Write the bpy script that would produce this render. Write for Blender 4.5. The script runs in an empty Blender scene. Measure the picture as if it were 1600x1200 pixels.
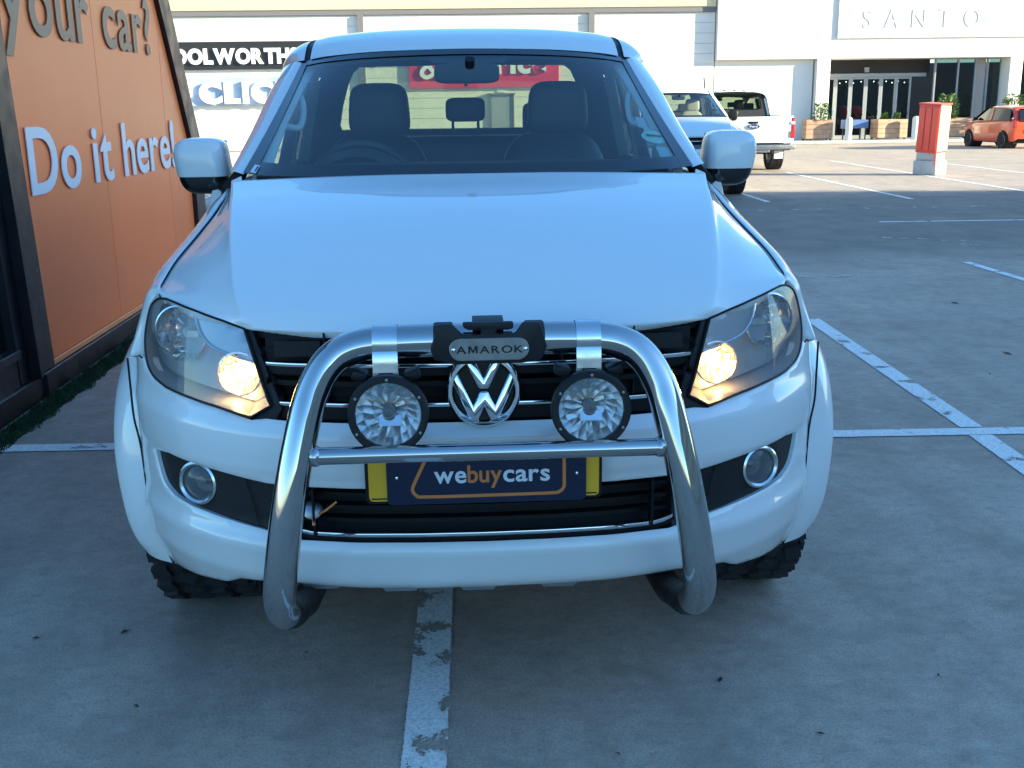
import bpy, bmesh, math, random
from mathutils import Vector, Matrix, geometry
random.seed(7)
sc = bpy.context.scene
C = sc.collection
R = math.radians

# ------------------------------------------------------------------ camera
def cam_matrix(loc, yaw, pitch, roll):
    cy, sy, cp, sp = math.cos(yaw), math.sin(yaw), math.cos(pitch), math.sin(pitch)
    w = Vector((sy*cp, cy*cp, -sp)); r = Vector((cy, -sy, 0)); d = w.cross(r)
    r2 = r*math.cos(roll) + d*math.sin(roll); d2 = -r*math.sin(roll) + d*math.cos(roll)
    M = Matrix((r2, -d2, -w)).transposed().to_4x4(); M.translation = Vector(loc)
    return M
cd = bpy.data.cameras.new('camera'); cam = bpy.data.objects.new('camera', cd); C.objects.link(cam)
cam.matrix_world = cam_matrix((-.046, -2.351, 1.48), .048, .249, .0135)
cd.sensor_width = 36; cd.lens = 36*1700/1600; cd.clip_start = .05; cd.clip_end = 2000
sc.camera = cam

# ------------------------------------------------------------------ light
SUN_EL = R(15); SUN_H = Vector((.957, -.29, 0)).normalized()
SUN_DIR = Vector((SUN_H.x*math.cos(SUN_EL), SUN_H.y*math.cos(SUN_EL), math.sin(SUN_EL)))
w = bpy.data.worlds.new('World'); sc.world = w; w.use_nodes = True
nt = w.node_tree; bg = nt.nodes['Background']
sky = nt.nodes.new('ShaderNodeTexSky'); sky.sky_type = 'NISHITA'; sky.sun_disc = False
sky.sun_elevation = SUN_EL; sky.sun_rotation = math.atan2(SUN_H.x, SUN_H.y)
sky.air_density = 1.0; sky.dust_density = .3; sky.ozone_density = 3.0
nt.links.new(sky.outputs[0], bg.inputs[0]); bg.inputs[1].default_value = .085
sd = bpy.data.lights.new('sun', 'SUN'); sd.energy = 4.5; sd.angle = R(.5); sd.color = (1, .76, .47)
so = bpy.data.objects.new('sun', sd); C.objects.link(so)
so.rotation_euler = SUN_DIR.to_track_quat('Z', 'Y').to_euler(); so.location = (20, -10, 20)
vs = sc.view_settings; vs.view_transform = 'Standard'; vs.look = 'None'; vs.gamma = 1; vs.use_curve_mapping = False
vs.exposure = 2.30
vs.use_white_balance = True; vs.white_balance_temperature = 5200; vs.white_balance_tint = -3

# ------------------------------------------------------------------ materials
def sset(b, k, v):
    if k in b.inputs: b.inputs[k].default_value = v
def mat(name, col, rough=.5, metal=0., coat=0., spec=.5, noise=None, bump=None, emit=None, rnoise=None):
    m = bpy.data.materials.new(name); m.use_nodes = True
    n = m.node_tree; b = n.nodes['Principled BSDF']
    col = tuple(col) + (1,) if len(col) == 3 else col
    b.inputs['Base Color'].default_value = col
    sset(b, 'Roughness', rough); sset(b, 'Metallic', metal); sset(b, 'Coat Weight', coat); sset(b, 'Coat Roughness', .03)
    sset(b, 'Specular IOR Level', spec)
    if noise or bump or rnoise:
        tc = n.nodes.new('ShaderNodeTexCoord')
    if noise:                                   # (scale, amount, detail)
        t = n.nodes.new('ShaderNodeTexNoise'); t.inputs['Scale'].default_value = noise[0]; t.inputs['Detail'].default_value = noise[2] if len(noise) > 2 else 6
        n.links.new(tc.outputs['Object'], t.inputs['Vector'])
        mx = n.nodes.new('ShaderNodeMix'); mx.data_type = 'RGBA'; a = noise[1]
        mx.inputs['A'].default_value = tuple(c*(1-a) for c in col[:3]) + (1,)
        mx.inputs['B'].default_value = tuple(min(1, c*(1+a)) for c in col[:3]) + (1,)
        mr = n.nodes.new('ShaderNodeMapRange'); mr.inputs[1].default_value = .3; mr.inputs[2].default_value = .7
        n.links.new(t.outputs['Fac'], mr.inputs[0]); n.links.new(mr.outputs[0], mx.inputs['Factor'])
        n.links.new(mx.outputs['Result'], b.inputs['Base Color'])
    if rnoise:                                  # (scale, low, high)
        t = n.nodes.new('ShaderNodeTexNoise'); t.inputs['Scale'].default_value = rnoise[0]; t.inputs['Detail'].default_value = 5
        n.links.new(tc.outputs['Object'], t.inputs['Vector'])
        mr = n.nodes.new('ShaderNodeMapRange'); mr.inputs[1].default_value = .35; mr.inputs[2].default_value = .68
        mr.inputs[3].default_value = rnoise[1]; mr.inputs[4].default_value = rnoise[2]
        n.links.new(t.outputs['Fac'], mr.inputs[0]); n.links.new(mr.outputs[0], b.inputs['Roughness'])
    if bump:                                    # (scale, strength, distance)
        t = n.nodes.new('ShaderNodeTexNoise'); t.inputs['Scale'].default_value = bump[0]; t.inputs['Detail'].default_value = 4
        n.links.new(tc.outputs['Object'], t.inputs['Vector'])
        bp = n.nodes.new('ShaderNodeBump'); bp.inputs['Strength'].default_value = bump[1]; bp.inputs['Distance'].default_value = bump[2]
        n.links.new(t.outputs['Fac'], bp.inputs['Height']); n.links.new(bp.outputs[0], b.inputs['Normal'])
    if emit:
        sset(b, 'Emission Color', tuple(emit[0]) + (1,)); sset(b, 'Emission Strength', emit[1])
    return m
def glass_mat(name, tint, ior=1.5, rough=0.0, haze=None):
    """thin sheet glass: clear tinted transmission plus fresnel reflection, optionally a dusty film"""
    m = bpy.data.materials.new(name); m.use_nodes = True; n = m.node_tree; n.nodes.clear()
    o = n.nodes.new('ShaderNodeOutputMaterial'); tr = n.nodes.new('ShaderNodeBsdfTransparent'); tr.inputs[0].default_value = tint + (1,)
    gl = n.nodes.new('ShaderNodeBsdfGlossy'); gl.inputs['Roughness'].default_value = rough; gl.inputs[0].default_value = (1, 1, 1, 1)
    fr = n.nodes.new('ShaderNodeFresnel'); ge = n.nodes.new('ShaderNodeNewGeometry'); mi = n.nodes.new('ShaderNodeMix')   # a thin pane has the same fresnel from both sides
    mi.inputs[2].default_value = ior; mi.inputs[3].default_value = 1/ior; n.links.new(ge.outputs['Backfacing'], mi.inputs[0]); n.links.new(mi.outputs[0], fr.inputs[0])
    mx = n.nodes.new('ShaderNodeMixShader'); n.links.new(fr.outputs[0], mx.inputs[0])
    src = tr.outputs[0]
    if haze:
        df = n.nodes.new('ShaderNodeBsdfDiffuse'); df.inputs[0].default_value = haze[0] + (1,)
        m2 = n.nodes.new('ShaderNodeMixShader'); m2.inputs[0].default_value = haze[1]
        n.links.new(tr.outputs[0], m2.inputs[1]); n.links.new(df.outputs[0], m2.inputs[2]); src = m2.outputs[0]
    n.links.new(src, mx.inputs[1]); n.links.new(gl.outputs[0], mx.inputs[2]); n.links.new(mx.outputs[0], o.inputs[0])
    return m

M = {}
M['paint'] = mat('white_paint', (.735, .735, .72), .35, coat=1.0, spec=.3)
def weathered(m):
    """sparse stone chips and a thin road film that thickens towards the sills"""
    n = m.node_tree; b = n.nodes['Principled BSDF']; L = n.links.new; tc = n.nodes.new('ShaderNodeTexCoord')
    base = tuple(b.inputs['Base Color'].default_value)
    vo = n.nodes.new('ShaderNodeTexVoronoi'); vo.inputs['Scale'].default_value = 6.5; L(tc.outputs['Object'], vo.inputs['Vector'])
    ns = n.nodes.new('ShaderNodeTexNoise'); ns.inputs['Scale'].default_value = 4.3; L(tc.outputs['Object'], ns.inputs['Vector'])
    a = n.nodes.new('ShaderNodeMapRange'); a.inputs[1].default_value = .008; a.inputs[2].default_value = .014; a.inputs[3].default_value = .75; a.inputs[4].default_value = 0; L(vo.outputs['Distance'], a.inputs[0])
    g_ = n.nodes.new('ShaderNodeMath'); g_.operation = 'GREATER_THAN'; g_.inputs[1].default_value = .47; L(ns.outputs['Fac'], g_.inputs[0])
    c = n.nodes.new('ShaderNodeMath'); c.operation = 'MULTIPLY'; L(a.outputs[0], c.inputs[0]); L(g_.outputs[0], c.inputs[1])
    sp = n.nodes.new('ShaderNodeSeparateXYZ'); L(tc.outputs['Object'], sp.inputs[0])
    z = n.nodes.new('ShaderNodeMapRange'); z.inputs[1].default_value = .62; z.inputs[2].default_value = .30; z.inputs[3].default_value = .03; z.inputs[4].default_value = .34; L(sp.outputs['Z'], z.inputs[0])
    n2 = n.nodes.new('ShaderNodeTexNoise'); n2.inputs['Scale'].default_value = 7; n2.inputs['Detail'].default_value = 9; n2.inputs['Roughness'].default_value = .7; L(tc.outputs['Object'], n2.inputs['Vector'])
    d = n.nodes.new('ShaderNodeMath'); d.operation = 'MULTIPLY'; L(z.outputs[0], d.inputs[0]); L(n2.outputs['Fac'], d.inputs[1])
    m1 = n.nodes.new('ShaderNodeMix'); m1.data_type = 'RGBA'; m1.inputs['A'].default_value = base; m1.inputs['B'].default_value = (.36,.31,.25,1); L(d.outputs[0], m1.inputs['Factor'])
    m2 = n.nodes.new('ShaderNodeMix'); m2.data_type = 'RGBA'; m2.inputs['B'].default_value = (.10,.09,.085,1); L(m1.outputs['Result'], m2.inputs['A']); L(c.outputs[0], m2.inputs['Factor'])
    L(m2.outputs['Result'], b.inputs['Base Color'])
weathered(M['paint'])
M['black_plastic'] = mat('black_plastic', (.007, .007, .008), .45, spec=.25, rnoise=(20, .38, .55))
M['trim'] = mat('grained_trim', (.013, .013, .014), .5, spec=.3, noise=(40, .2), bump=(300, .15, .001))
M['gloss_black'] = mat('gloss_black', (.008, .008, .01), .12, coat=.5)
M['dark'] = mat('dark_void', (.004, .004, .005), .8)
M['chrome'] = mat('chrome', (.78, .79, .80), .06, 1.0, rnoise=(9, .04, .10))
M['steel'] = mat('polished_steel', (.50, .50, .49), .06, 1.0, rnoise=(11, .035, .085))
M['strap'] = mat('brushed_strap', (.72, .73, .74), .22, 1.0, rnoise=(30, .18, .3))
M['plate_steel'] = mat('brushed_plate', (.30, .31, .32), .35, 1.0, rnoise=(40, .28, .45))
M['reflector'] = mat('lamp_reflector', (.80, .81, .82), .09, 1.0)
M['lamp_grey'] = mat('lamp_bezel_silver', (.34, .35, .37), .32, .85)
M['lamp_dark'] = mat('lamp_bezel_dark', (.05, .055, .06), .35)
M['lamp_house'] = mat('lamp_housing_grey', (.26, .265, .27), .38, .15)
M['spot_refl'] = mat('spot_reflector', (.86, .87, .88), .26, 1.0)
M['warm_refl'] = mat('lamp_inner_reflector', (.86, .80, .70), .30, 1.0)
M['bulb'] = mat('lit_bulb', (1, .9, .7), .3, emit=((1, .44, .09), 7))
M['fill_bulb'] = mat('lit_fill_bulb', (1, .9, .7), .3, emit=((1, .47, .11), 85))
M['bulb_off'] = mat('unlit_bulb', (.5, .5, .5), .1, .2)
M['lens'] = glass_mat('headlamp_lens', (.93, .95, .96), 1.45, .015, haze=((.55, .57, .58), .15))
M['lamp_glass'] = glass_mat('spot_lens', (.97, .98, .98), 1.42, .01, haze=((.75, .76, .77), .09))
M['windscreen'] = glass_mat('windscreen_glass', (.72, .82, .80), 1.68, .0, haze=((.5, .52, .55), .010))
M['side_glass'] = glass_mat('side_glass', (.70, .78, .74), 1.5, .0)
M['kiosk_glass'] = glass_mat('kiosk_glass', (.5, .55, .55), 2.3, .01)
M['shop_glass'] = glass_mat('shop_glass', (.45, .5, .5), 1.5, .0)
M['rubber'] = mat('tyre_rubber', (.014, .014, .015), .75, noise=(30, .3), bump=(120, .3, .002))
M['rim'] = mat('alloy_rim', (.4, .41, .42), .3, .9)
M['cabin'] = mat('cabin_grey_trim', (.62, .63, .64), .6)
M['cabin_dark'] = mat('cabin_dark_trim', (.022, .023, .026), .55, noise=(60, .2))
M['leather'] = mat('dark_leather', (.02, .021, .024), .42, bump=(150, .2, .001))
M['beige'] = mat('beige_leather', (.42, .36, .25), .55)
M['headliner'] = mat('headliner', (.16, .165, .17), .9)
M['yellow'] = mat('plate_yellow', (.72, .42, .012), .4)
M['navy'] = mat('plate_navy', (.006, .012, .04), .3)
M['orange_print'] = mat('print_orange', (.55, .19, .05), .4)
M['white_print'] = mat('print_white', (.72, .74, .78), .4)
M['orange'] = mat('kiosk_orange', (.95, .225, .055), .33, spec=.42, noise=(1.3, .04))
M['orange_trim'] = mat('kiosk_orange_trim', (.88, .32, .10), .35)
M['kiosk_black'] = mat('kiosk_black_steel', (.010, .010, .013), .38, rnoise=(8, .3, .5))
M['letter_white'] = mat('letter_white', (.76, .77, .80), .35)
M['letter_grey'] = mat('letter_taupe', (.22, .155, .10), .4)
M['wall'] = mat('painted_wall', (.70, .675, .60), .75, noise=(.6, .05))
M['board'] = mat('cladding_cream', (.70, .675, .60), .65, noise=(.8, .05))
M['cream'] = mat('fascia_cream', (.64, .54, .31), .7, noise=(.5, .04))
M['white_wall'] = mat('white_render', (.72, .69, .62), .7, noise=(.7, .03))
M['pipe'] = mat('grey_post', (.16, .15, .15), .6)
M['sign_black'] = mat('sign_black', (.018, .017, .017), .5)
M['sign_blue'] = mat('sign_blue', (.36, .44, .58), .5, noise=(1.2, .3))
M['sign_red'] = mat('sign_red', (.60, .016, .03), .45)
M['alu'] = mat('grey_aluminium', (.35, .36, .36), .4, .3)
M['wood'] = mat('planter_wood', (.40, .25, .15), .7, noise=(5, .22, 8))
M['soil'] = mat('soil', (.04, .03, .02), .9)
M['leaf'] = mat('leaf_green', (.09, .15, .025), .5, noise=(9, .4))
M['concrete'] = mat('concrete_block', (.42, .41, .38), .8, noise=(4, .12), bump=(40, .2, .005))
M['red_box'] = mat('red_cabinet', (.62, .055, .03), .4, noise=(2, .06))
M['red_paint'] = mat('red_car_paint', (.62, .075, .02), .25, coat=1.0)
M['tail'] = mat('tail_lamp_red', (.5, .03, .02), .2)
M['amber'] = mat('amber_lens', (.6, .2, .03), .2)
M['navy_blue'] = mat('badge_blue', (.02, .04, .12), .3)
M['cloth_blue'] = mat('blue_cloth', (.10, .16, .35), .8)
M['bldg'] = mat('neighbour_wall', (.34, .32, .29), .8, noise=(.7, .08))
M['debris'] = mat('dry_bits', (.02, .018, .015), .8)
M['turf'] = mat('turf_green', (.02, .045, .014), .7, noise=(12, .5))
M['rose_film'] = mat('kerb_paint', (.55, .54, .5), .8, noise=(3, .1))

# ------------------------------------------------------------------ mesh helpers
def catmull(p0, p1, p2, p3, t):
    return .5*((2*p1) + (-p0+p2)*t + (2*p0-5*p1+4*p2-p3)*t*t + (-p0+3*p1-3*p2+p3)*t*t*t)
def spline(pts, n, closed=False):
    """n samples per span through pts"""
    P = [Vector(p) for p in pts]; out = []; m = len(P)
    spans = m if closed else m-1
    for i in range(spans):
        if closed: a, b, c, d = P[(i-1) % m], P[i], P[(i+1) % m], P[(i+2) % m]
        else:
            b, c = P[i], P[i+1]; a = P[i-1] if i > 0 else b*2-c; d = P[i+2] if i+2 < m else c*2-b
        for k in range(n): out.append(catmull(a, b, c, d, k/n))
    if not closed: out.append(P[-1].copy())
    return out
def interp(x, xs, ys):
    if x <= xs[0]: return ys[0]
    for i in range(1, len(xs)):
        if x <= xs[i]:
            t = (x-xs[i-1])/(xs[i]-xs[i-1]); return ys[i-1]*(1-t)+ys[i]*t
    return ys[-1]

class MB:
    def __init__(s): s.v = []; s.f = []; s.rimmed = None
    def add(s, vs, fs):
        o = len(s.v); s.v += [tuple(v) for v in vs]; s.f += [tuple(i+o for i in f) for f in fs]; return s
    def box(s, c, d, M4=None):
        x, y, z = d[0]/2, d[1]/2, d[2]/2
        vs = [Vector((sx*x, sy*y, sz*z)) for sx in (-1, 1) for sy in (-1, 1) for sz in (-1, 1)]
        if M4 is not None: vs = [M4 @ v for v in vs]
        vs = [v + Vector(c) for v in vs]
        return s.add(vs, [(0,1,3,2),(4,6,7,5),(0,4,5,1),(2,3,7,6),(0,2,6,4),(1,5,7,3)])
    def bx(s, x0, x1, y0, y1, z0, z1): return s.box(((x0+x1)/2, (y0+y1)/2, (z0+z1)/2), (abs(x1-x0), abs(y1-y0), abs(z1-z0)))
    def tube(s, path, r, seg=16, cap=True, closed=False, squash=1.0):
        P = [Vector(p) for p in path]; n = len(P); rs = r if hasattr(r, '__len__') else [r]*n
        up = None; rings = []
        for i in range(n):
            t = (P[(i+1) % n]-P[i-1]) if closed else (P[min(i+1, n-1)]-P[max(i-1, 0)])
            t.normalize()
            if up is None:
                up = Vector((0,0,1)) if abs(t.z) < .9 else Vector((1,0,0))
            up = (up - t*up.dot(t)).normalized(); b = t.cross(up)
            rings.append([P[i] + (up*math.cos(a)*squash + b*math.sin(a))*rs[i] for a in [2*math.pi*k/seg for k in range(seg)]])
        o = len(s.v)
        for rg in rings: s.v += [tuple(v) for v in rg]
        for i in range(n if closed else n-1):
            j = (i+1) % n
            for k in range(seg):
                k2 = (k+1) % seg; s.f.append((o+i*seg+k, o+i*seg+k2, o+j*seg+k2, o+j*seg+k))
        if cap and not closed:
            s.f.append(tuple(o+k for k in range(seg))[::-1]); s.f.append(tuple(o+(n-1)*seg+k for k in range(seg)))
        return s
    def lathe(s, prof, seg=32, M4=None, a0=0, a1=2*math.pi):
        """prof: (r, h) pairs, axis local Z"""
        full = abs(a1-a0-2*math.pi) < 1e-6; o = len(s.v); ns = seg if full else seg+1
        for r, h in prof:
            for k in range(ns):
                a = a0+(a1-a0)*k/seg; v = Vector((r*math.cos(a), r*math.sin(a), h))
                s.v.append(tuple(M4 @ v if M4 is not None else v))
        for i in range(len(prof)-1):
            for k in range(seg):
                k2 = (k+1) % ns; s.f.append((o+i*ns+k, o+i*ns+k2, o+(i+1)*ns+k2, o+(i+1)*ns+k))
        return s
    def grid(s, rows, flip=False):
        o = len(s.v); nr, nc = len(rows), len(rows[0])
        for r in rows: s.v += [tuple(v) for v in r]
        for i in range(nr-1):
            for j in range(nc-1):
                q = (o+i*nc+j, o+i*nc+j+1, o+(i+1)*nc+j+1, o+(i+1)*nc+j); s.f.append(q[::-1] if flip else q)
        return s
    def loft(s, rows, nu=6, nv=6, flip=False):
        rr = [spline(r, nu) for r in rows]; cols = list(zip(*rr)); cc = [spline(c, nv) for c in cols]
        return s.grid(list(zip(*cc)), flip)
    def prism(s, poly, h, M4=None):
        """poly 2D CCW, extruded from local z=0 to z=h"""
        n = len(poly); M4 = M4 or Matrix()
        vs = [M4 @ Vector((p[0], p[1], h)) for p in poly] + [M4 @ Vector((p[0], p[1], 0)) for p in poly]
        fs = [tuple(range(n)), tuple(range(2*n-1, n-1, -1))] + [(i, i+n, (i+1) % n+n, (i+1) % n) for i in range(n)]
        return s.add(vs, fs)
    def mirror(s):
        m = MB(); m.v = [(-x, y, z) for x, y, z in s.v]; m.f = [f[::-1] for f in s.f]; return m
    def mesh(s, name, smooth=35, rim=None, bevel=None, fix=False, out=None):
        me = bpy.data.meshes.new(name); bm = bmesh.new()
        vs = [bm.verts.new(v) for v in s.v]
        for f in s.f:
            try: bm.faces.new([vs[i] for i in f])
            except ValueError: pass
        if fix:
            bmesh.ops.remove_doubles(bm, verts=bm.verts, dist=1e-5); bmesh.ops.recalc_face_normals(bm, faces=bm.faces)
        if bevel:
            bm.normal_update()
            es = [e for e in bm.edges if len(e.link_faces) == 2 and e.calc_face_angle(0) > R(28)]
            bmesh.ops.bevel(bm, geom=es, offset=bevel[0], segments=bevel[1], profile=.5, affect='EDGES', clamp_overlap=True)
        if out:
            bm.normal_update(); ref = Vector(out)
            if sum(f.normal.dot(f.calc_center_median()-ref)*f.calc_area() for f in bm.faces) < 0: bmesh.ops.reverse_faces(bm, faces=bm.faces)
        if rim: add_rim(bm, *rim)
        bm.normal_update(); bm.to_mesh(me); bm.free()
        if smooth:
            me.polygons.foreach_set('use_smooth', [True]*len(me.polygons)); me.set_sharp_from_angle(angle=R(smooth))
        return me
    def build(s, name, m, parent=None, **k):
        o = bpy.data.objects.new(name, s.mesh(name, **k)); o.data.materials.append(m); C.objects.link(o)
        if parent: o.parent = parent
        return o
def add_rim(bm, depth, bev=.003):
    """rolled edge round a panel: small rounded turn, then a flange going inwards"""
    bm.normal_update(); be = [e for e in bm.edges if len(e.link_faces) == 1]
    outw = {}
    for e in be:
        f = e.link_faces[0]; d = (e.verts[1].co-e.verts[0].co); o = d.cross(f.normal)
        if o.length < 1e-12: continue
        o.normalize()
        if o.dot(f.calc_center_median()-e.verts[0].co) > 0: o = -o
        for v in e.verts: outw[v] = outw.get(v, Vector()) + o
    r1, r2 = {}, {}
    for v, o in outw.items():
        if o.length > 1e-9: o = o.normalized()
        p = v.co + o*bev - v.normal*bev*.8; r1[v] = bm.verts.new(p); r2[v] = bm.verts.new(p - v.normal*depth)
    for e in be:
        f = e.link_faces[0]; a, b = e.verts
        if a not in r1 or b not in r1: continue
        loop = [l for l in f.loops if l.edge == e][0]
        a = loop.vert; b = loop.link_loop_next.vert
        try:
            bm.faces.new((b, a, r1[a], r1[b])); bm.faces.new((r1[b], r1[a], r2[a], r2[b]))
        except ValueError: pass
def tag(o, label=None, cat=None, group=None, kind=None):
    if label: o['label'] = label
    if cat: o['category'] = cat
    if group: o['group'] = group
    if kind: o['kind'] = kind
    return o
def empty(name, loc=(0,0,0), rz=0):
    o = bpy.data.objects.new(name, None); o.location = loc; o.rotation_euler = (0, 0, rz); o.empty_display_size = .2
    C.objects.link(o); return o
def both(name, mb, m, parent, **k):
    a = mb.build(name, m, parent, **k)
    if 'out' in k: k['out'] = (-k['out'][0],) + tuple(k['out'][1:])
    return a, mb.mirror().build(name, m, parent, **k)
def copy_tree(o, parent=None, skip=()):
    c = o.copy(); C.objects.link(c); c.parent = parent
    for ch in list(o.children):
        if ch.name.split('.')[0] not in skip: copy_tree(ch, c, skip)
    return c
def frame(origin, x, y):
    x = Vector(x).normalized(); y = Vector(y); z = x.cross(y).normalized(); y = z.cross(x)
    m = Matrix((x, y, z)).transposed().to_4x4(); m.translation = Vector(origin); return m
def axis_frame(origin, zdir, up=(0,0,1)):
    z = Vector(zdir).normalized(); x = Vector(up).cross(z)
    if x.length < 1e-4: x = Vector((1,0,0))
    return frame(origin, x, z.cross(x.normalized()))
_tx = {}
def text_mesh(ch, size=1.0, extrude=.01, offset=0.0):
    k = (ch, size, extrude, offset)
    if k not in _tx:
        cu = bpy.data.curves.new('glyph', 'FONT'); cu.body = ch; cu.size = size; cu.extrude = extrude/2; cu.offset = offset; cu.resolution_u = 5
        ob = bpy.data.objects.new('glyph', cu); C.objects.link(ob)
        dg = bpy.context.evaluated_depsgraph_get(); me = bpy.data.meshes.new_from_object(ob.evaluated_get(dg))
        bpy.data.objects.remove(ob); bpy.data.curves.remove(cu)
        xs = [v.co.x for v in me.vertices]; ys = [v.co.y for v in me.vertices]
        _tx[k] = (me, min(xs), max(xs), min(ys), max(ys))
    return _tx[k]
def letters(word, M4, x0, x1, cap, m, parent, thick=.03, bold=.02, gap=.06, space=.28, name='letter', join=False):
    """word set letter by letter between x0 and x1 (local), capital height cap"""
    Mp = [(0,0),(.19,0),(.19,.60),(.40,.06),(.52,.06),(.73,.60),(.73,0),(.92,0),(.92,1),(.70,1),(.46,.38),(.22,1),(0,1)]
    ref = text_mesh('H', 1.0, thick, bold); s = cap/(ref[4]-ref[3]); th = thick/s if s else thick
    items = []; x = 0
    for ch in word:
        if ch == ' ': x += space; continue
        if ch == 'M':
            q = MB(); hh = ref[4]-ref[3]; q.prism([(a*hh, c*hh) for a, c in Mp], th, Matrix.Translation((0,0,-th/2))); g = (q.mesh('glyph', smooth=0), 0, .92*hh); items.append((g, x)); x += .92*hh+gap; continue
        g = text_mesh(ch, 1.0, th, bold); items.append((g, x-g[1])); x += g[2]-g[1]+gap
    sx = (x1-x0)/(x-gap); out = []
    acc = MB()
    for g, px in items:
        me = g[0]; T = M4 @ Matrix.Translation((x0, 0, thick/2)) @ Matrix.Diagonal((sx, s, s, 1)) @ Matrix.Translation((px, 0, 0))
        vs = [T @ v.co for v in me.vertices]; fs = [tuple(p.vertices) for p in me.polygons]
        if join: acc.add(vs, fs)
        else:
            b = MB(); b.add(vs, fs); out.append(b.build(name, m, parent, smooth=25))
    if join: out.append(acc.build(name, m, parent, smooth=25))
    return out

# ------------------------------------------------------------------ panels cut out of a surface y = F(x, z)
PX = [0,.15,.3,.45,.55,.65,.73,.79,.84,.88,.905,.925,.96]
PY = [0,.003,.014,.045,.082,.140,.205,.272,.340,.400,.455,.52,.65]
ZZ = [.26,.30,.34,.40,.46,.485,.51,.53,.65,.67,.72,.762,.80,.90,1.0,1.06]
OO = [.13,.095,.06,.018,.002,-.006,.010,.016,.014,.004,.0,.003,.030,.060,.10,.13]
def F(x, z):
    x = abs(x)
    return sum(interp(x+d, PX, PY) for d in (-.02, 0, .02))/3 + sum(interp(z+d, ZZ, OO) for d in (-.005, 0, .005))/3
def inside(p, poly):
    x, y = p; c = False; n = len(poly); j = n-1
    for i in range(n):
        xi, yi = poly[i]; xj, yj = poly[j]
        if (yi > y) != (yj > y) and x < (xj-xi)*(y-yi)/(yj-yi)+xi: c = not c
        j = i
    return c
def resample(poly, step):
    out = []; n = len(poly)
    for i in range(n):
        a, b = Vector(poly[i]), Vector(poly[(i+1) % n]); k = max(1, int(math.ceil((b-a).length/step)))
        for j in range(k): out.append(tuple(a.lerp(b, j/k)))
    return out
def seg_d(p, a, b):
    a, b, p = Vector(a), Vector(b), Vector(p); d = b-a; t = max(0, min(1, (p-a).dot(d)/max(d.length_squared, 1e-12))); return (p-(a+d*t)).length
def panel(outer, holes=(), off=0., step=.016, surf=None, flip=False):
    surf = surf or F
    loops = [resample(outer, step*.7)] + [resample(h, step*.7) for h in holes]
    pts = []; edges = []
    for lp in loops:
        o = len(pts); pts += lp; edges += [(o+i, o+(i+1) % len(lp)) for i in range(len(lp))]
    xs = [p[0] for p in loops[0]]; zs = [p[1] for p in loops[0]]
    x = min(xs); X = []
    while x < max(xs):
        X.append(x); sl = (surf(x+.002, .6)-surf(x-.002, .6))/.004; x += step/math.sqrt(1+sl*sl)
    nz = int((max(zs)-min(zs))/(step*.7))+1
    bnd = pts[:]
    cells = {}
    for p in bnd: cells.setdefault((int(p[0]//.02), int(p[1]//.02)), []).append(p)
    for x in X:
        for k in range(1, nz):
            p = (x, min(zs)+k*(max(zs)-min(zs))/nz)
            if not inside(p, loops[0]) or any(inside(p, h) for h in loops[1:]): continue
            cx, cz = int(p[0]//.02), int(p[1]//.02)
            if any((p[0]-q[0])**2+(p[1]-q[1])**2 < (step*.4)**2 for i in (-1,0,1) for j in (-1,0,1) for q in cells.get((cx+i, cz+j), ())): continue
            pts.append(p)
    vs, es, fs, *_ = geometry.delaunay_2d_cdt([Vector(p) for p in pts], edges, [], 0, 1e-6)
    b = MB(); b.v = [(v.x, surf(v.x, v.y)+off, v.y) for v in vs]
    for f in fs:
        c = sum((vs[i] for i in f), Vector((0, 0)))/len(f)
        if inside(c, loops[0]) and not any(inside(c, h) for h in loops[1:]):
            a = (vs[f[1]]-vs[f[0]]).cross(vs[f[2]]-vs[f[0]])
            b.f.append(tuple(f) if (a > 0) != flip else tuple(f)[::-1])
    return b
def mir(poly): return [(-x, z) for x, z in poly][::-1]
def sym(half):
    """half outline from (0,z0) ... to (0,z1) on x>=0 -> closed symmetric outline"""
    return half + [(-x, z) for x, z in half[::-1] if x > 1e-6]
def strip(z, x0, x1, off, h, d, n=40, zf=None):
    """bar of section h x d that follows the nose surface from x0 to x1"""
    rows = []
    for i in range(n+1):
        x = x0+(x1-x0)*i/n; zz = z + (zf(x) if zf else 0); y = F(x, zz)+off
        rows.append([(x, y+d, zz-h/2), (x, y, zz-h/2), (x, y, zz+h/2), (x, y+d, zz+h/2), (x, y+d, zz-h/2)])
    b = MB(); b.grid(rows, True); n4 = len(rows[0]); L = len(b.v)
    b.f.append((0,1,2,3)); b.f.append((L-n4, L-n4+3, L-n4+2, L-n4+1)); return b
COVER = [(-0.099, 1.0483), (-0.0632, 1.0507), (-0.0411, 1.0265), (-0.0021, 1.0272), (-0.0053, 1.0397), (-0.0263, 1.0359), (-0.039, 1.0416), (-0.0411, 1.0524), (0.0642, 1.0522), (0.0642, 1.0382), (0.0516, 1.0353), (0.0305, 1.0368), (0.0273, 1.0272), (0.0684, 1.0278), (0.0831, 1.0496), (0.12, 1.0503), (0.1232, 1.038), (0.1337, 0.9979), (0.1211, 0.9702), (0.081, 0.9646), (-0.0621, 0.9646), (-0.1001, 0.9751), (-0.1085, 0.9968), (-0.1001, 1.0224)]
# ------------------------------------------------------------------ the white double-cab pickup (front at y = 0, nose towards the camera)
truck = empty('pickup_truck')
tag(truck, 'white double-cab pickup with chrome bull bar and two round spotlights, parked nose-on in the foreground', 'pickup truck')

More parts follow.
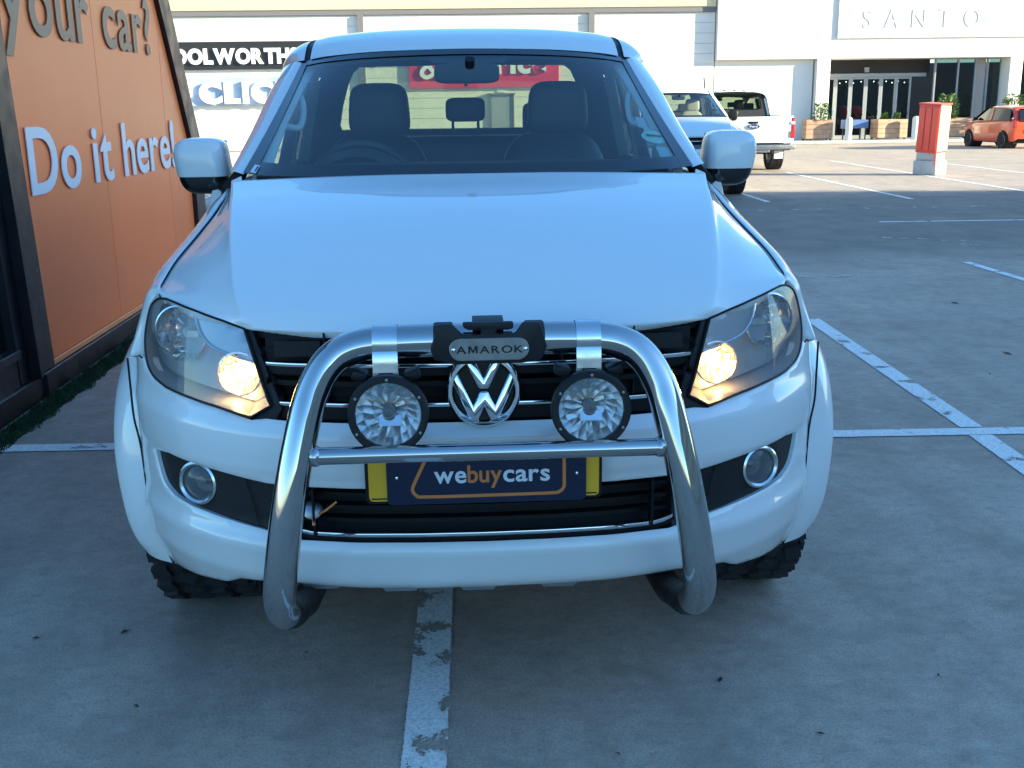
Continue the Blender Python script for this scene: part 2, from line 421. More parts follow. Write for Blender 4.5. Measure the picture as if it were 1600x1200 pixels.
HL = [(.550,.986),(.604,.999),(.674,1.013),(.743,1.025)] + [tuple(p) for p in spline([(.775,1.029),(.803,1.024),(.828,1.004),(.844,.963),(.852,.915),(.845,.866),(.822,.838),(.775,.823)], 4)] + [(.70,.815),(.626,.806),(.536,.792),(.487,.82)]
def grow(poly, d):
    n = len(poly); out = []; A = sum(poly[i][0]*poly[(i+1) % n][1]-poly[(i+1) % n][0]*poly[i][1] for i in range(n)); s = 1 if A > 0 else -1
    for i in range(n):
        p, q, r = Vector(poly[i-1]), Vector(poly[i]), Vector(poly[(i+1) % n])
        a = (q-p).normalized(); b = (r-q).normalized(); na = Vector((a.y, -a.x))*s; nb = Vector((b.y, -b.x))*s
        m = (na+nb); m = m/max(m.dot(na), .5) if m.length > 1e-6 else na
        out.append(tuple(q+m*d))
    return out
HLg = grow(HL, .007)
# bumper skin -----------------------------------------------------------------
opening_half = [(0,.502),(.44,.503),(.53,.518),(.64,.528),(.728,.535)] + [tuple(p) for p in spline([(.775,.542),(.808,.562),(.825,.60),(.835,.648)], 4)] + [(.778,.661),(.668,.655),(.572,.646),(.508,.640),(.41,.638),(0,.638)]
low = [p for p in HLg if p[1] < .875 and p[0] > .0]
low = sorted([p for p in low if not (p[0] < .49)], key=lambda p: -p[0]*1 - p[1]*.6)
bump_half = [(0,.380),(.25,.381),(.40,.384),(.462,.388),(.53,.380),(.60,.370),(.628,.352),(.645,.342),(.68,.336),(.75,.319),(.838,.300)] + \
    [(.868,.35),(.888,.43),(.900,.53),(.905,.64),(.906,.75),(.906,.864)] + \
    [(.862,.866),(.850,.848),(.826,.828),(.777,.815),(.70,.808),(.626,.799),(.536,.784),(.50,.789),(.40,.787),(0,.787)]
bumper = panel(sym(bump_half), [sym(opening_half)], 0, .015)
bumper.build('bumper', M['paint'], truck, rim=(.035, .004), smooth=40)
# black band behind the opening
b = panel(sym([(0,.49),(.45,.49),(.46,.65),(0,.65)]), (), .075, .05); b.build('intake_panel', M['dark'], truck)
b = panel([(.452,.49),(.54,.505),(.72,.52),(.80,.54),(.84,.60),(.848,.66),(.77,.672),(.57,.656),(.452,.648)], [[(.693+.046*math.cos(a)*.93, .602+.046*math.sin(a)) for a in [2*math.pi*k/28 for k in range(28)]]], .022, .02)
both('fog_trim', b, M['trim'], truck, rim=(.05, .002))
b = MB()
for sx in (1,):
    b.tube([(.565,F(.565,.64)+.017,.643),(.548,F(.548,.58)+.017,.58),(.535,F(.535,.52)+.017,.522)], .0015, 6)
both('trim_seam', b, M['black_plastic'], truck)
for z in (.604, .572, .540):
    strip(z, -.445, .445, .045, .010, .04).build('intake_slat', M['black_plastic'], truck)
strip(.516, -.452, .452, .012, .010, .016, zf=lambda x: max(0, abs(x)-.39)**2*3.2).build('chrome_strip', M['chrome'], truck, bevel=(.002, 2))
strip(.507, -.46, .46, .02, .016, .02, zf=lambda x: max(0, abs(x)-.39)**2*3.0).build('intake_lip', M['black_plastic'], truck)
b = MB(); b.bx(.395,.40,.05,.09,.51,.63); both('intake_rib', b, M['black_plastic'], truck)
for x in (-.40, -.2115, -.027, .165):                    # skid tabs below the lip
    b = MB(); b.prism([(-.05,0),(.05,0),(.036,-.016),(-.036,-.016)][::-1], .06, frame((x+.01, F(x,.38)+.075, .381), (1,0,0), (0,0,1))); b.build('skid_tab', M['plate_steel'], truck)
# tow eye and loose wire inside the intake
b = MB(); b.lathe([(0.0,.0),(.018,.0),(.024,.012),(.012,.02),(0,.02)], 14, axis_frame((-.402,F(.4,.57)+.03,.565), (0,-.8,.6))); b.build('tow_hook', M['plate_steel'], truck)
b = MB(); b.tube(spline([(-.40,.07,.560),(-.375,.06,.570),(-.345,.07,.590)], 5), .003, 6); b.tube([(-.398,.06,.56),(-.398,.05,.54)], .004, 6); b.build('loose_wire', M['amber'], truck)
# fog lamps
for s in (1, -1):
    c = Vector((.693*s, F(.693,.602)+.012, .602)); dr = Vector((.42*s, -1, .05))
    fr = axis_frame(c, dr)
    b = MB(); b.lathe([(.043,-.012),(.044,.004),(.049,.009),(.054,.006),(.055,-.01)], 40, fr); ring = b.build('fog_lamp', M['strap'], truck)
    b = MB(); b.lathe([(.0432,-.006),(.03,-.03),(0,-.04)], 32, fr); b.build('fog_reflector', M['lamp_dark'], ring)
    b = MB(); b.lathe([(.012,-.03),(.012,-.012),(0,-.008)], 16, fr); b.build('fog_bulb', M['lamp_dark'], ring)
    b = MB(); b.lathe([(.0435,-.002),(.03,.006),(.016,.010),(0,.011)], 32, fr); b.build('fog_lens', M['lamp_glass'], ring)
# grille ------------------------------------------------------------------------
b = panel(sym([(0,.775),(.53,.775),(.50,.83),(.56,.99),(.5,1.0),(0,1.0)]), (), .075, .05); b.build('grille_panel', M['dark'], truck)
def hlin(z): return interp(z, [.79,.82,.986], [.508,.487,.550]) - .022
for z, hh in ((.972,.018),(.938,.012),(.868,.012),(.797,.016)):
    strip(z, -hlin(z), hlin(z), .022, hh, .045).build('grille_slat', M['black_plastic'], truck)
for z in (.908, .822):
    sl = strip(z-.011, -hlin(z), hlin(z), .016, .020, .045).build('grille_slat', M['black_plastic'], truck)
    strip(z+.003, -hlin(z), hlin(z), .006, .0095, .05).build('chrome_strip', M['chrome'], sl, bevel=(.002, 2))
for x in (-.36, -.19, .19, .36):
    b = MB(); b.bx(x-.002, x+.002, F(x,.9)+.035, F(x,.9)+.07, .79, .985); b.build('grille_rib', M['black_plastic'], truck)
b = MB(); b.bx(.37,.475,.125,.14,.928,.962); both('grille_blank', b, M['trim'], truck)
b = panel([(.534,.988),(.462,.815),(.486,.775),(.545,.775),(.485,.82),(.548,.987)], (), .006, .02)
both('grille_end', b, M['black_plastic'], truck, rim=(.05, .002))
# emblem --------------------------------------------------------------------------
ec = Vector((.004, .012, .866)); er = .084
ef = frame(ec, (1,0,0), (0,.10,1))
b = MB(); b.lathe([(er*.80,-.012),(er*.80,.002),(er*.86,.009),(er*.94,.009),(er,.001),(er,-.03)], 56, ef); emblem = b.build('emblem_ring', M['chrome'], truck, smooth=50)
b = MB(); b.lathe([(er*.99,-.008),(0,-.008)], 40, ef); b.build('emblem_back', M['black_plastic'], emblem)
Vp = [(-.50,.80),(-.27,.92),(0,.30),(.27,.92),(.50,.80),(.125,.045),(-.125,.045)]
Wp = [(-.88,.34),(-.74,.58),(-.29,-.42),(-.11,-.025),(.11,-.025),(.29,-.42),(.74,.58),(.88,.34),(.36,-.86),(.20,-.90),(0,-.42),(-.20,-.90),(-.36,-.86)]
for P in (Vp, Wp):
    A = sum(P[i][0]*P[(i+1) % len(P)][1]-P[(i+1) % len(P)][0]*P[i][1] for i in range(len(P)))
    P = P if A > 0 else P[::-1]
    b = MB(); b.prism([(x*er, y*er) for x, y in P], .014, ef @ Matrix.Translation((0,0,-.008))); b.build('emblem_letter', M['chrome'], emblem, bevel=(.0035, 2), smooth=50)
# number plates ---------------------------------------------------------------------
def rrect(x0, x1, z0, z1, r, n=4):
    o = []
    for cx, cz, a in ((x1-r,z0+r,-90),(x1-r,z1-r,0),(x0+r,z1-r,90),(x0+r,z0+r,180)):
        o += [(cx+r*math.cos(R(a+90*k/n)), cz+r*math.sin(R(a+90*k/n))) for k in range(n+1)]
    return o
pf = frame((0,-.012,0), (1,0,0), (0,.0,1))
b = MB(); b.prism(rrect(-.268,.268,.614,.738,.012), .006, pf); b.build('plate_holder', M['black_plastic'], truck)
b = MB(); b.prism(rrect(-.260,.261,.620,.734,.010), .0015, frame((0,-.018,0),(1,0,0),(0,0,1))); plate = b.build('number_plate', M['yellow'], truck)
b = MB(); b.prism(rrect(-.255,.256,.6245,.6275,.001), .0008, frame((0,-.0195,0),(1,0,0),(0,0,1))); b.build('plate_line', M['black_plastic'], plate)
b = MB(); b.prism(rrect(-.219,.231,.6125,.745,.012), .003, frame((0,-.0235,0),(1,0,0),(0,0,1))); cover = b.build('dealer_plate', M['navy'], truck, bevel=(.0008,1))
pth = spline([(-.118,.745,0),(-.155,.668,0),(-.1615,.648,0),(-.153,.635,0),(-.132,.631,0),(.02,.631,0),(.150,.632,0),(.170,.635,0),(.180,.646,0),(.181,.665,0),(.181,.745,0)], 5)
b = MB(); rows = []
for i, p in enumerate(pth):
    t = (pth[min(i+1,len(pth)-1)]-pth[max(i-1,0)]).normalized(); n = Vector((-t.y, t.x, 0))*.0038
    rows.append([(p.x+n.x, -.0282, p.y+n.y),(p.x-n.x, -.0282, p.y-n.y)])
b.grid(rows); b.build('plate_outline', M['orange_print'], cover)
tf = frame((0,-.0275,.6625), (1,0,0), (0,0,1))
letters('we', tf, -.1125, -.040, .0415, M['white_print'], cover, .0008, .018, .05, join=True, name='plate_lettering')
letters('buy', tf, -.0375, .0405, .0415, M['orange_print'], cover, .0008, .018, .05, join=True, name='plate_lettering')
letters('cars', tf, .043, .1485, .0415, M['white_print'], cover, .0008, .018, .05, join=True, name='plate_lettering')
for x in (-.196, .210):
    b = MB(); b.lathe([(0,.002),(.0035,.001),(.0035,-.002)], 10, axis_frame((x,-.0272,.677),(0,-1,0))); b.build('plate_rivet', M['strap'], cover)
# headlamps --------------------------------------------------------------------------
def lamp_side(s):
    sx = lambda b: b if s > 0 else b.mirror()
    lens = sx(panel(HL, (), -.002, .02)).build('headlamp', M['lens'], truck, smooth=40)
    pts = [Vector((x, F(x,z), z)) for x, z in resample(HL, .02)]
    cx, cz = .68, .92
    b = MB(); rows = []
    for k, (sc_, dy) in enumerate(((1.0,.004),(.985,.012),(.97,.05),(.93,.13))):
        rows.append([(cx+(p.x-cx)*sc_, p.y+dy, cz+(p.z-cz)*sc_) for p in pts+pts[:1]])
    b.grid(rows); sx(b).build('lamp_housing', M['lamp_house'], lens)
    sx(panel(grow(HL,-.012), (), .090, .04)).build('lamp_back', M['lamp_house'], lens)
    # silver brow
    brow = [(.556,.980),(.604,.992),(.690,1.010),(.684,.985),(.673,.961),(.655,.943),(.63,.931),(.58,.919),(.532,.910)]
    sx(panel(brow, (), .024, .02)).build('lamp_brow', M['lamp_grey'], lens, rim=(.05,.003))
    e = spline([(.692,F(.692,1.01)+.02,1.010),(.685,F(.685,.985)+.02,.985),(.673,F(.673,.96)+.02,.960),(.654,F(.654,.942)+.02,.942),(.63,F(.63,.93)+.02,.930),(.58,F(.58,.918)+.02,.918),(.530,F(.53,.908)+.02,.908)], 4)
    b = MB(); b.tube(e, .0036, 8); sx(b).build('brow_edge', M['chrome'], lens)
    # main reflector, faceted bowl
    c = Vector((.735, F(.735,.952)+.035, .950)); fr = axis_frame(c, (.30,-1,.02))
    b = MB(); b.lathe([(.0695,-.004),(.070,.006),(.066,.008),(.0645,.0)], 40, fr); rg = sx(b).build('reflector_ring', M['strap'], lens)
    b = MB(); prof = [(.0645,.0),(.058,-.025),(.045,-.05),(.028,-.066),(.013,-.072)]; n = 18
    for i in range(len(prof)-1):
        for k in range(n):
            a0, a1 = 2*math.pi*k/n, 2*math.pi*(k+1)/n; q = []
            j = .0018*(((k*7+i*3) % 5)-2)
            for r_, h, a in ((prof[i][0],prof[i][1],a0),(prof[i][0],prof[i][1],a1),(prof[i+1][0],prof[i+1][1],a1),(prof[i+1][0],prof[i+1][1],a0)):
                q.append(fr @ Vector((r_*math.cos(a), r_*math.sin(a), h+j)))
            b.add(q, [(0,1,2,3)])
    sx(b).build('main_reflector', M['reflector'], lens, smooth=25, fix=True)
    b = MB(); b.lathe([(.011,-.066),(.011,-.03),(.008,-.018),(0,-.014)], 14, fr); sx(b).build('main_bulb', M['bulb_off'], lens)
    b = MB(); b.box((0,0,0), (.040,.016,.003), None); b.v = [tuple(fr @ (Vector(v)+Vector((-.022,-.004,-.012)))) for v in b.v]; sx(b).build('bulb_shield', M['strap'], lens)
    # lit inner lamp
    c = Vector((.570, F(.57,.88)+.036, .877)); fr = axis_frame(c, (.12,-1,.0))
    b = MB(); b.lathe([(.0535,.0),(.054,.005),(.050,.006),(.049,.0)], 36, fr); sx(b).build('reflector_ring', M['strap'], lens)
    b = MB(); prof = [(.049,.0),(.043,-.018),(.032,-.034),(.016,-.042),(.004,-.044)]; n = 16
    for i in range(len(prof)-1):
        for k in range(n):
            a0, a1 = 2*math.pi*k/n, 2*math.pi*(k+1)/n; q = []; j = .002*(((k*5+i*3) % 4)-1.5)
            for r_, h, a in ((prof[i][0],prof[i][1],a0),(prof[i][0],prof[i][1],a1),(prof[i+1][0],prof[i+1][1],a1),(prof[i+1][0],prof[i+1][1],a0)):
                q.append(fr @ Vector((r_*math.cos(a), r_*math.sin(a), h+j)))
            b.add(q, [(0,1,2,3)])
    sx(b).build('inner_reflector', M['warm_refl'], lens, smooth=0)
    b = MB(); b.lathe([(.006,-.04),(.010,-.030),(.0115,-.022),(.009,-.012),(0,-.007)], 14, fr); sx(b).build('lit_bulb', M['bulb'], lens)
    # small extra bulb below, added to fill the housing with warm glow
    b = MB(); c2 = Vector((.578, F(.578,.832)+.055, .829)); b.lathe([(0,-.008),(.0055,-.005),(.0075,0),(.0055,.005),(0,.008)], 12, axis_frame(c2,(0,-1,0))); sx(b).build('housing_fill_bulb', M['fill_bulb'], lens)
    # seal along the lower edge
    e = [Vector((x, F(x,z)-.001, z)) for x, z in resample(HL, .012)]
    b = MB(); b.tube(e, .0032, 6, closed=True); sx(b).build('lamp_seal', M['black_plastic'], lens)
lamp_side(1); lamp_side(-1)
# bonnet -------------------------------------------------------------------------------
def row(y_c, zc, crease, shut, crown=.02, mid=None):
    """half a cross-section of the bonnet, centre to shut line"""
    cx, cy, cz = crease; sx_, sy, sz = shut
    a = [(0,y_c,zc),(cx*.36,y_c+(cy-y_c)*.15,zc-(zc-cz)*.12),(cx*.70,y_c+(cy-y_c)*.5,zc-(zc-cz)*.46),(cx*.92,y_c+(cy-y_c)*.87,zc-(zc-cz)*.82)]
    t = lambda k, up=0: (cx+(sx_-cx)*k, cy+(sy-cy)*k, cz+(sz-cz)*k+up)
    return a + [crease, t(.14,.001), t(.55,.005), shut]
x0s = [0,.197,.385,.506,.547,.60,.69,.792]; z0s = [.989,.989,.989,.988,.988,.999,1.0155,1.0325]
rows = [[(x, F(x,z)-.001, z) for x, z in zip(x0s, z0s)],
 row(.118,1.012,(.552,.178,1.008),(.796,.405,1.040)),
 row(.155,1.036,(.560,.205,1.030),(.803,.44,1.046)),
 row(.28,1.092,(.582,.275,1.064),(.809,.51,1.055)),
 row(.48,1.166,(.622,.455,1.124),(.806,.64,1.089)),
 row(.66,1.215,(.661,.66,1.183),(.795,.84,1.130)),
 row(.85,1.249,(.694,.85,1.225),(.786,1.02,1.168)),
 row(1.0,1.270,(.716,.99,1.249),(.782,1.15,1.196)),
 row(1.10,1.284,(.737,1.11,1.270),(.783,1.24,1.214))]
full = [[(-x, y, z) for x, y, z in r[:0:-1]] + r for r in rows]
b = MB(); b.loft(full, 5, 7); b.build('bonnet', M['paint'], truck, rim=(.03,.004), smooth=60)
# fenders ---------------------------------------------------------------------------------
def g(p): return (p[0], F(*p)+.002, p[1])
AC = (.93, .40)                                            # wheel arch centre (y, z)
def arch_z(y, r=.485): d = r*r-(y-AC[0])**2; return AC[1]+math.sqrt(d) if d > 0 else 0
HO = [(.799,1.0325),(.812,1.0315),(.836,1.008),(.852,.966),(.860,.915),(.8585,.8675)]
rows = [[g(p) for p in HO[:1]]+[g(p) for p in HO[1:]]]
rows[0] = [(.799,.418,1.0365),(.818,.432,1.030),(.838,.440,1.006),(.854,.452,.966),(.865,.458,.915),(.868,.458,.869)]
rows.append([(.806,.447,1.050),(.830,.457,1.043),(.853,.468,1.018),(.872,.476,.97),(.888,.472,.92),(.906,.461,.869)])
rows.append([(.813,.515,1.059),(.840,.525,1.052),(.866,.535,1.023),(.884,.535,.97),(.899,.525,.92),(.907,.525,.864)])
rows.append([(.810,.645,1.093),(.838,.650,1.085),(.868,.655,1.052),(.888,.655,.985),(.902,.655,.92),(.915,.655,arch_z(.655))])
rows.append([(.799,.845,1.134),(.826,.85,1.127),(.862,.85,1.090),(.886,.85,1.01),(.900,.85,.95),(.912,.85,arch_z(.85))])
rows.append([(.790,1.025,1.172),(.815,1.03,1.165),(.850,1.03,1.130),(.880,1.03,1.04),(.898,1.03,.96),(.912,1.03,arch_z(1.03))])
rows.append([(.787,1.155,1.200),(.810,1.16,1.196),(.842,1.16,1.165),(.876,1.16,1.07),(.896,1.16,.96),(.912,1.16,arch_z(1.16))])
rows.append([(.787,1.25,1.218),(.808,1.26,1.214),(.838,1.27,1.185),(.875,1.28,1.08),(.897,1.29,.93),(.914,1.30,arch_z(1.30))])
rows.append([(.800,1.38,1.232),(.812,1.38,1.228),(.840,1.385,1.19),(.878,1.39,1.08),(.902,1.40,.85),(.912,1.405,.52)])
rows.append([(.812,1.52,1.236),(.822,1.52,1.231),(.846,1.52,1.19),(.882,1.52,1.08),(.906,1.52,.85),(.908,1.52,.50)])
rows = [[(r[0][0]+.006,)+tuple(r[0][1:])]+list(r[1:]) for r in rows]
b = MB(); b.loft(rows, 6, 7, True); both('fender', b, M['paint'], truck, rim=(.03,.003), smooth=55, out=(.2,.9,.7))
b = MB(); b.tube(spline([(r[0][0]-.005, r[0][1]-.001, r[0][2]-.0075) for r in rows[:8]], 4), .0052, 6); both('bonnet_gap', b, M['dark'], truck)
b = MB(); b.tube([(x, F(x,z)-.0005, z) for x, z in ((.866,.8665),(.885,.8668),(.905,.8668))], .0022, 6); both('seam_gap', b, M['dark'], truck)
def flare_mesh(ac, th, XL, XB, rb):
    rows = []
    for i, t in enumerate(th):
        a = R(t); xl, xb, r_ = XL[i], XB[i], rb[i]; rl = .432
        def pt(r, x): return (x, ac[0]-r*math.cos(a), ac[1]+r*math.sin(a))
        rows.append([pt(r_, xb-.012), pt(r_-.004, xb+.004), pt(r_-(r_-rl)*.35, xb+(xl-xb)*.55), pt(r_-(r_-rl)*.7, xb+(xl-xb)*.9), pt(rl+.006, xl), pt(rl-.002, xl-.008), pt(rl+.004, xl-.05), pt(rl+.04, xl-.16)])
    return rows
th = [-13,-6,5,25,45,65,90,110,135,160,180,200]
XL = [.925,.952,.972,.995,1.005,1.003,1.0,.998,.995,.985,.97,.95]
XB = [.838,.858,.886,.903,.910,.910,.908,.908,.910,.912,.912,.912]
rb = [.500,.495,.490,.507,.555,.545,.530,.530,.525,.515,.505,.50]
rows = flare_mesh(AC, th, XL, XB, rb)
b = MB(); b.loft(rows, 4, 6); both('wheel_arch_flare', b, M['paint'], truck, smooth=60, out=(.5,.93,.4))
b = MB(); b.tube(spline([(r[1][0]-.003, r[1][1]-.004, r[1][2]) for r in rows[:4]] + [(.908,.449,.70),(.909,.449,.78),(.910,.452,.862)], 5), .003, 6); both('seam_gap', b, M['dark'], truck)
AR = (AC[0]+3.095, AC[1])
rows = flare_mesh(AR, [-20,0,25,45,65,90,110,135,160,180,200], [.95,.97,.985,.995,1.0,1.0,1.0,.995,.985,.97,.95], [.91]*11, [.50]+[.52]*9+[.50])
b = MB(); b.loft(rows, 3, 5); both('wheel_arch_flare', b, M['paint'], truck, smooth=60, out=(.5,AR[0],.4))
for ay in (AC[0], AR[0]):
    b = MB(); ar_ = [(ay-.47*math.cos(R(a)), .40+.47*math.sin(R(a))) for a in range(5, 176, 10)]
    b.grid([[(x, y, z) for y, z in ar_] for x in (.50, .89)]); b.add([(.5, y, z) for y, z in ar_], [tuple(range(len(ar_)))])
    both('wheel_well', b, M['dark'], truck)
# doors, sills, bed ---------------------------------------------------------------------
def side(y0, y1, zb, name, hndl=True):
    rows = []
    for y in (y0, (y0+y1)/2, y1):
        e = .004*math.sin(math.pi*(y-y0)/(y1-y0))
        rows.append([(.832,y,1.241),(.868,y,1.239),(.893,y,1.218),(.915,y,1.10),(.922+e,y,.95),(.920+e,y,.75),(.905,y,zb)])
    b = MB(); b.loft(rows, 4, 4, True); d1, d2 = both(name, b, M['paint'], truck, rim=(.03,.003), smooth=50, out=(.2,(y0+y1)/2,.8))
    if hndl:
        h = MB(); h.tube([(.922,y1-.24,1.045),(.948,y1-.22,1.05),(.948,y1-.10,1.05),(.922,y1-.08,1.045)], .013, 8)
        h.build('door_handle', M['black_plastic'], d1); h.mirror().build('door_handle', M['black_plastic'], d2)
side(1.53, 2.55, .46, 'front_door'); side(2.56, 3.44, .50, 'rear_door')
b = MB(); b.bx(.84,.90,1.40,3.50,.38,.46); both('sill', b, M['black_plastic'], truck, bevel=(.015,2))
b = MB(); rows = []
for y in (3.46, 4.3, 5.15): rows.append([(.86,y,1.22),(.90,y,1.215),(.918,y,1.10),(.922,y,.90),(.915,y,.62)])
b.loft(rows, 4, 20, True); b.f = [f for f in b.f if not all((b.v[i][1]-AR[0])**2+(b.v[i][2]-AR[1])**2 < .5**2 for i in f)]
both('bed_side', b, M['paint'], truck, rim=(.05,.003), smooth=50, out=(.2,4.3,.8))
b = MB(); b.bx(-.86,.86,5.12,5.18,.64,1.21); tg = b.build('tailgate', M['paint'], truck, bevel=(.012,2))
b = MB(); b.bx(-.11,.11,5.178,5.19,1.06,1.11); b.build('tailgate_handle', M['black_plastic'], tg, bevel=(.006,2))
b = MB(); b.bx(-.84,.84,3.5,5.12,.66,.70); b.bx(-.84,.84,3.46,3.5,.66,1.20); b.build('load_bed', M['black_plastic'], truck)
b = MB(); b.bx(.862,.93,5.10,5.19,.74,1.18); both('tail_lamp', b, M['tail'], truck, bevel=(.01,2))
b = MB(); b.bx(-.82,.82,5.16,5.30,.48,.62); b.build('rear_bumper', M['black_plastic'], truck, bevel=(.02,2))
b = MB(); b.bx(-.62,.62,.75,5.05,.40,.62); b.bx(-.58,.58,.32,1.10,.55,.93); b.bx(-.50,.50,.16,.4,.43,.97); b.bx(-.84,.84,1.45,3.45,.44,.52); b.build('underbody', M['dark'], truck)
# wheels -----------------------------------------------------------------------------------
def wheel_meshes():
    b = MB(); W = .13; Rt = .385
    b.lathe([(.24,-W*.86),(.275,-W),(.33,-W*1.04),(.360,-W),(.374,-W*.88),(.374,W*.88),(.360,W),(.33,W*1.04),(.275,W),(.24,W*.86)], 60, axis_frame((0,0,0),(1,0,0)))
    n = 30
    for k in range(n):
        for wx, w2, off, tw in ((.108,.046,0,.25),(-.108,.046,.5,-.25),(.038,.05,.3,-.45),(-.038,.05,.8,.45)):
            a = 2*math.pi*(k+off)/n; rot = Matrix.Rotation(-a, 4, 'X')
            m = rot @ Matrix.Translation((wx,0,.378)) @ Matrix.Rotation(tw, 4, 'Z')
            t = MB(); t.box((0,0,0), (w2,.050,.018)); b.add([m @ Vector(v) for v in t.v], t.f)
        a = 2*math.pi*(k+.25)/n; rot = Matrix.Rotation(-a, 4, 'X')
        for sgn in (-1, 1):
            m = rot @ Matrix.Translation((sgn*.133,0,.352)); t = MB(); t.box((0,0,0), (.012,.034,.05)); b.add([m @ Vector(v) for v in t.v], t.f)
    tyre = b.mesh('tyre', smooth=30)
    b = MB(); b.lathe([(.242,-.11),(.242,.10),(.225,.11),(.215,.08),(.20,.03)], 40, axis_frame((0,0,0),(1,0,0)))
    for k in range(5):
        m = Matrix.Rotation(2*math.pi*k/5, 4, 'X') @ Matrix.Translation((.065,0,.12)); t = MB(); t.box((0,0,0), (.03,.07,.22)); b.add([m @ Vector(v) for v in t.v], t.f)
    b.lathe([(.06,.04),(.06,.09),(.05,.10),(0,.10)], 20, axis_frame((0,0,0),(1,0,0)))
    return tyre, b.mesh('rim', smooth=30)
tyre_me, rim_me = wheel_meshes(); tyre_me.materials.append(M['rubber']); rim_me.materials.append(M['rim'])
def add_wheel(parent, x, y, z=.385, s=1):
    o = bpy.data.objects.new('wheel', rim_me); C.objects.link(o); o.parent = parent; o.location = (x,y,z)
    if x < 0: o.rotation_euler = (0,0,math.pi)
    o.scale = (s,s,s)
    t = bpy.data.objects.new('tyre', tyre_me); C.objects.link(t); t.parent = o; return o
for x in (.812, -.812):
    for y in (AC[0], AR[0]): add_wheel(truck, x, y)
# ------------------------------------------------------------------ cab of the pickup
def lerp3(a, b, t): return tuple(a[i]+(b[i]-a[i])*t for i in range(3))
ws_half = [[(0,1.070,1.268),(.35,1.095,1.270),(.60,1.155,1.277),(.726,1.235,1.285)],
           [(0,1.335,1.418),(.325,1.360,1.418),(.56,1.420,1.417),(.683,1.500,1.415)],
           [(0,1.590,1.566),(.30,1.615,1.562),(.52,1.665,1.555),(.643,1.750,1.545)],
           [(0,1.806,1.684),(.29,1.831,1.679),(.49,1.884,1.667),(.612,1.952,1.652)]]
ws_full = [[(-x, y, z) for x, y, z in r[:0:-1]] + r for r in ws_half]
_rr = [spline(r, 8) for r in ws_full]; _cc = [spline(c, 8) for c in zip(*_rr)]; WS = list(zip(*_cc))   # WS[v][u]
NU, NV = len(WS[0])-1, len(WS)-1
def ws(u, v, off=0):
    u = (u+1)/2*NU; v = v*NV; i = min(int(u), NU-1); j = min(int(v), NV-1); a, b_ = u-i, v-j
    p = (WS[j][i]*(1-a)+WS[j][i+1]*a)*(1-b_) + (WS[j+1][i]*(1-a)+WS[j+1][i+1]*a)*b_
    return p + Vector((0, .45, -.9))*off
b = MB(); b.grid([[ws(-1+2*i/40, j/16) for i in range(41)] for j in range(17)]); wsg = b.build('windscreen', M['windscreen'], truck)
b = MB(); n = 36
for s in (-1, 1):
    b.grid([[ws(s*(1.004-.125*k/2*(1-.45*j/n)), j/n, -.0035) for k in range(3)][::s] for j in range(n+1)], True)
b.grid([[ws(-1+2*i/n, .0+.085*k/3, -.003) for i in range(n+1)] for k in range(4)]); b.grid([[ws(-1+2*i/n, 1.012-.06*k/3, -.003) for i in range(n+1)] for k in range(4)], True)
b.build('windscreen_seal', M['gloss_black'], wsg)
b = MB()
e = [(.13*math.cos(a), .5*math.sin(a)) for a in [2*math.pi*k/24 for k in range(24)]]
def on_glass(cu, cv, wu, wv, rot, n=24):
    vs = [ws(cu, cv, .004)] + [ws(cu+wu*(math.cos(a)*math.cos(rot)-math.sin(a)*math.sin(rot)*.5), cv+wv*(math.sin(a)*math.cos(rot)+math.cos(a)*math.sin(rot)*2), .004) for a in [2*math.pi*k/n for k in range(n)]]
    return vs, [(0, k+1, (k+1) % n+1) for k in range(n)]
M['sticker'] = mat('sticker_pale', (.45, .62, .50), .5); M['sticker_grey'] = mat('sticker_grey', (.40, .45, .46), .5)
vs, fs = on_glass(.80, .245, .115, .050, -.1); b.add(vs, fs); b.build('oval_sticker', M['sticker'], wsg)
b = MB(); b.add([ws(.725,.252,.002),ws(.875,.236,.002),ws(.875,.252,.002),ws(.725,.268,.002)], [(0,1,2,3)]); b.build('sticker_print', M['black_plastic'], wsg)
b = MB(); b.add([ws(.70,.33,.006),ws(.78,.31,.006),ws(.80,.40,.006),ws(.72,.41,.006)], [(0,1,2,3)]); b.add([ws(.74,.06,.006),ws(.87,.06,.006),ws(.86,.17,.006),ws(.75,.18,.006)], [(0,1,2,3)]); b.build('licence_disc', M['sticker_grey'], wsg)
b = MB(); b.add([ws(-.935,.005,-.006),ws(-.865,.0,-.006),ws(-.86,.055,-.006),ws(-.925,.06,-.006)], [(0,1,2,3)]); st = b.build('barcode_sticker', M['white_print'], wsg)
b = MB(); b.add([ws(-.89,.01,-.008),ws(-.872,.009,-.008),ws(-.868,.046,-.008),ws(-.888,.048,-.008)], [(0,1,2,3)]); b.build('sticker_print', M['navy_blue'], st)
# cowl and wipers
b = MB(); rws = []
for i in range(21):
    x = -.735+1.47*i/20; y = ws(x/.726, 0).y
    rws.append([(x, y-.055, 1.252), (x, y-.02, 1.258), (x, y+.01, 1.262)])
b.grid(rws, True); b.build('cowl', M['black_plastic'], truck)
for x0, x1 in ((-.60, -.10), (-.02, .52)):
    b = MB(); b.tube([tuple(ws(x0/.72, -.02, -.004)), tuple(ws((x0+x1)/1.44, -.012, -.006)), tuple(ws(x1/.72, -.012, -.006))], .006, 6)
    b.tube([tuple(ws((x1+.02)/.72, -.03, -.004)), tuple(ws((x0+x1)/1.44, -.016, -.006))], .007, 6); b.build('wiper', M['black_plastic'], truck)
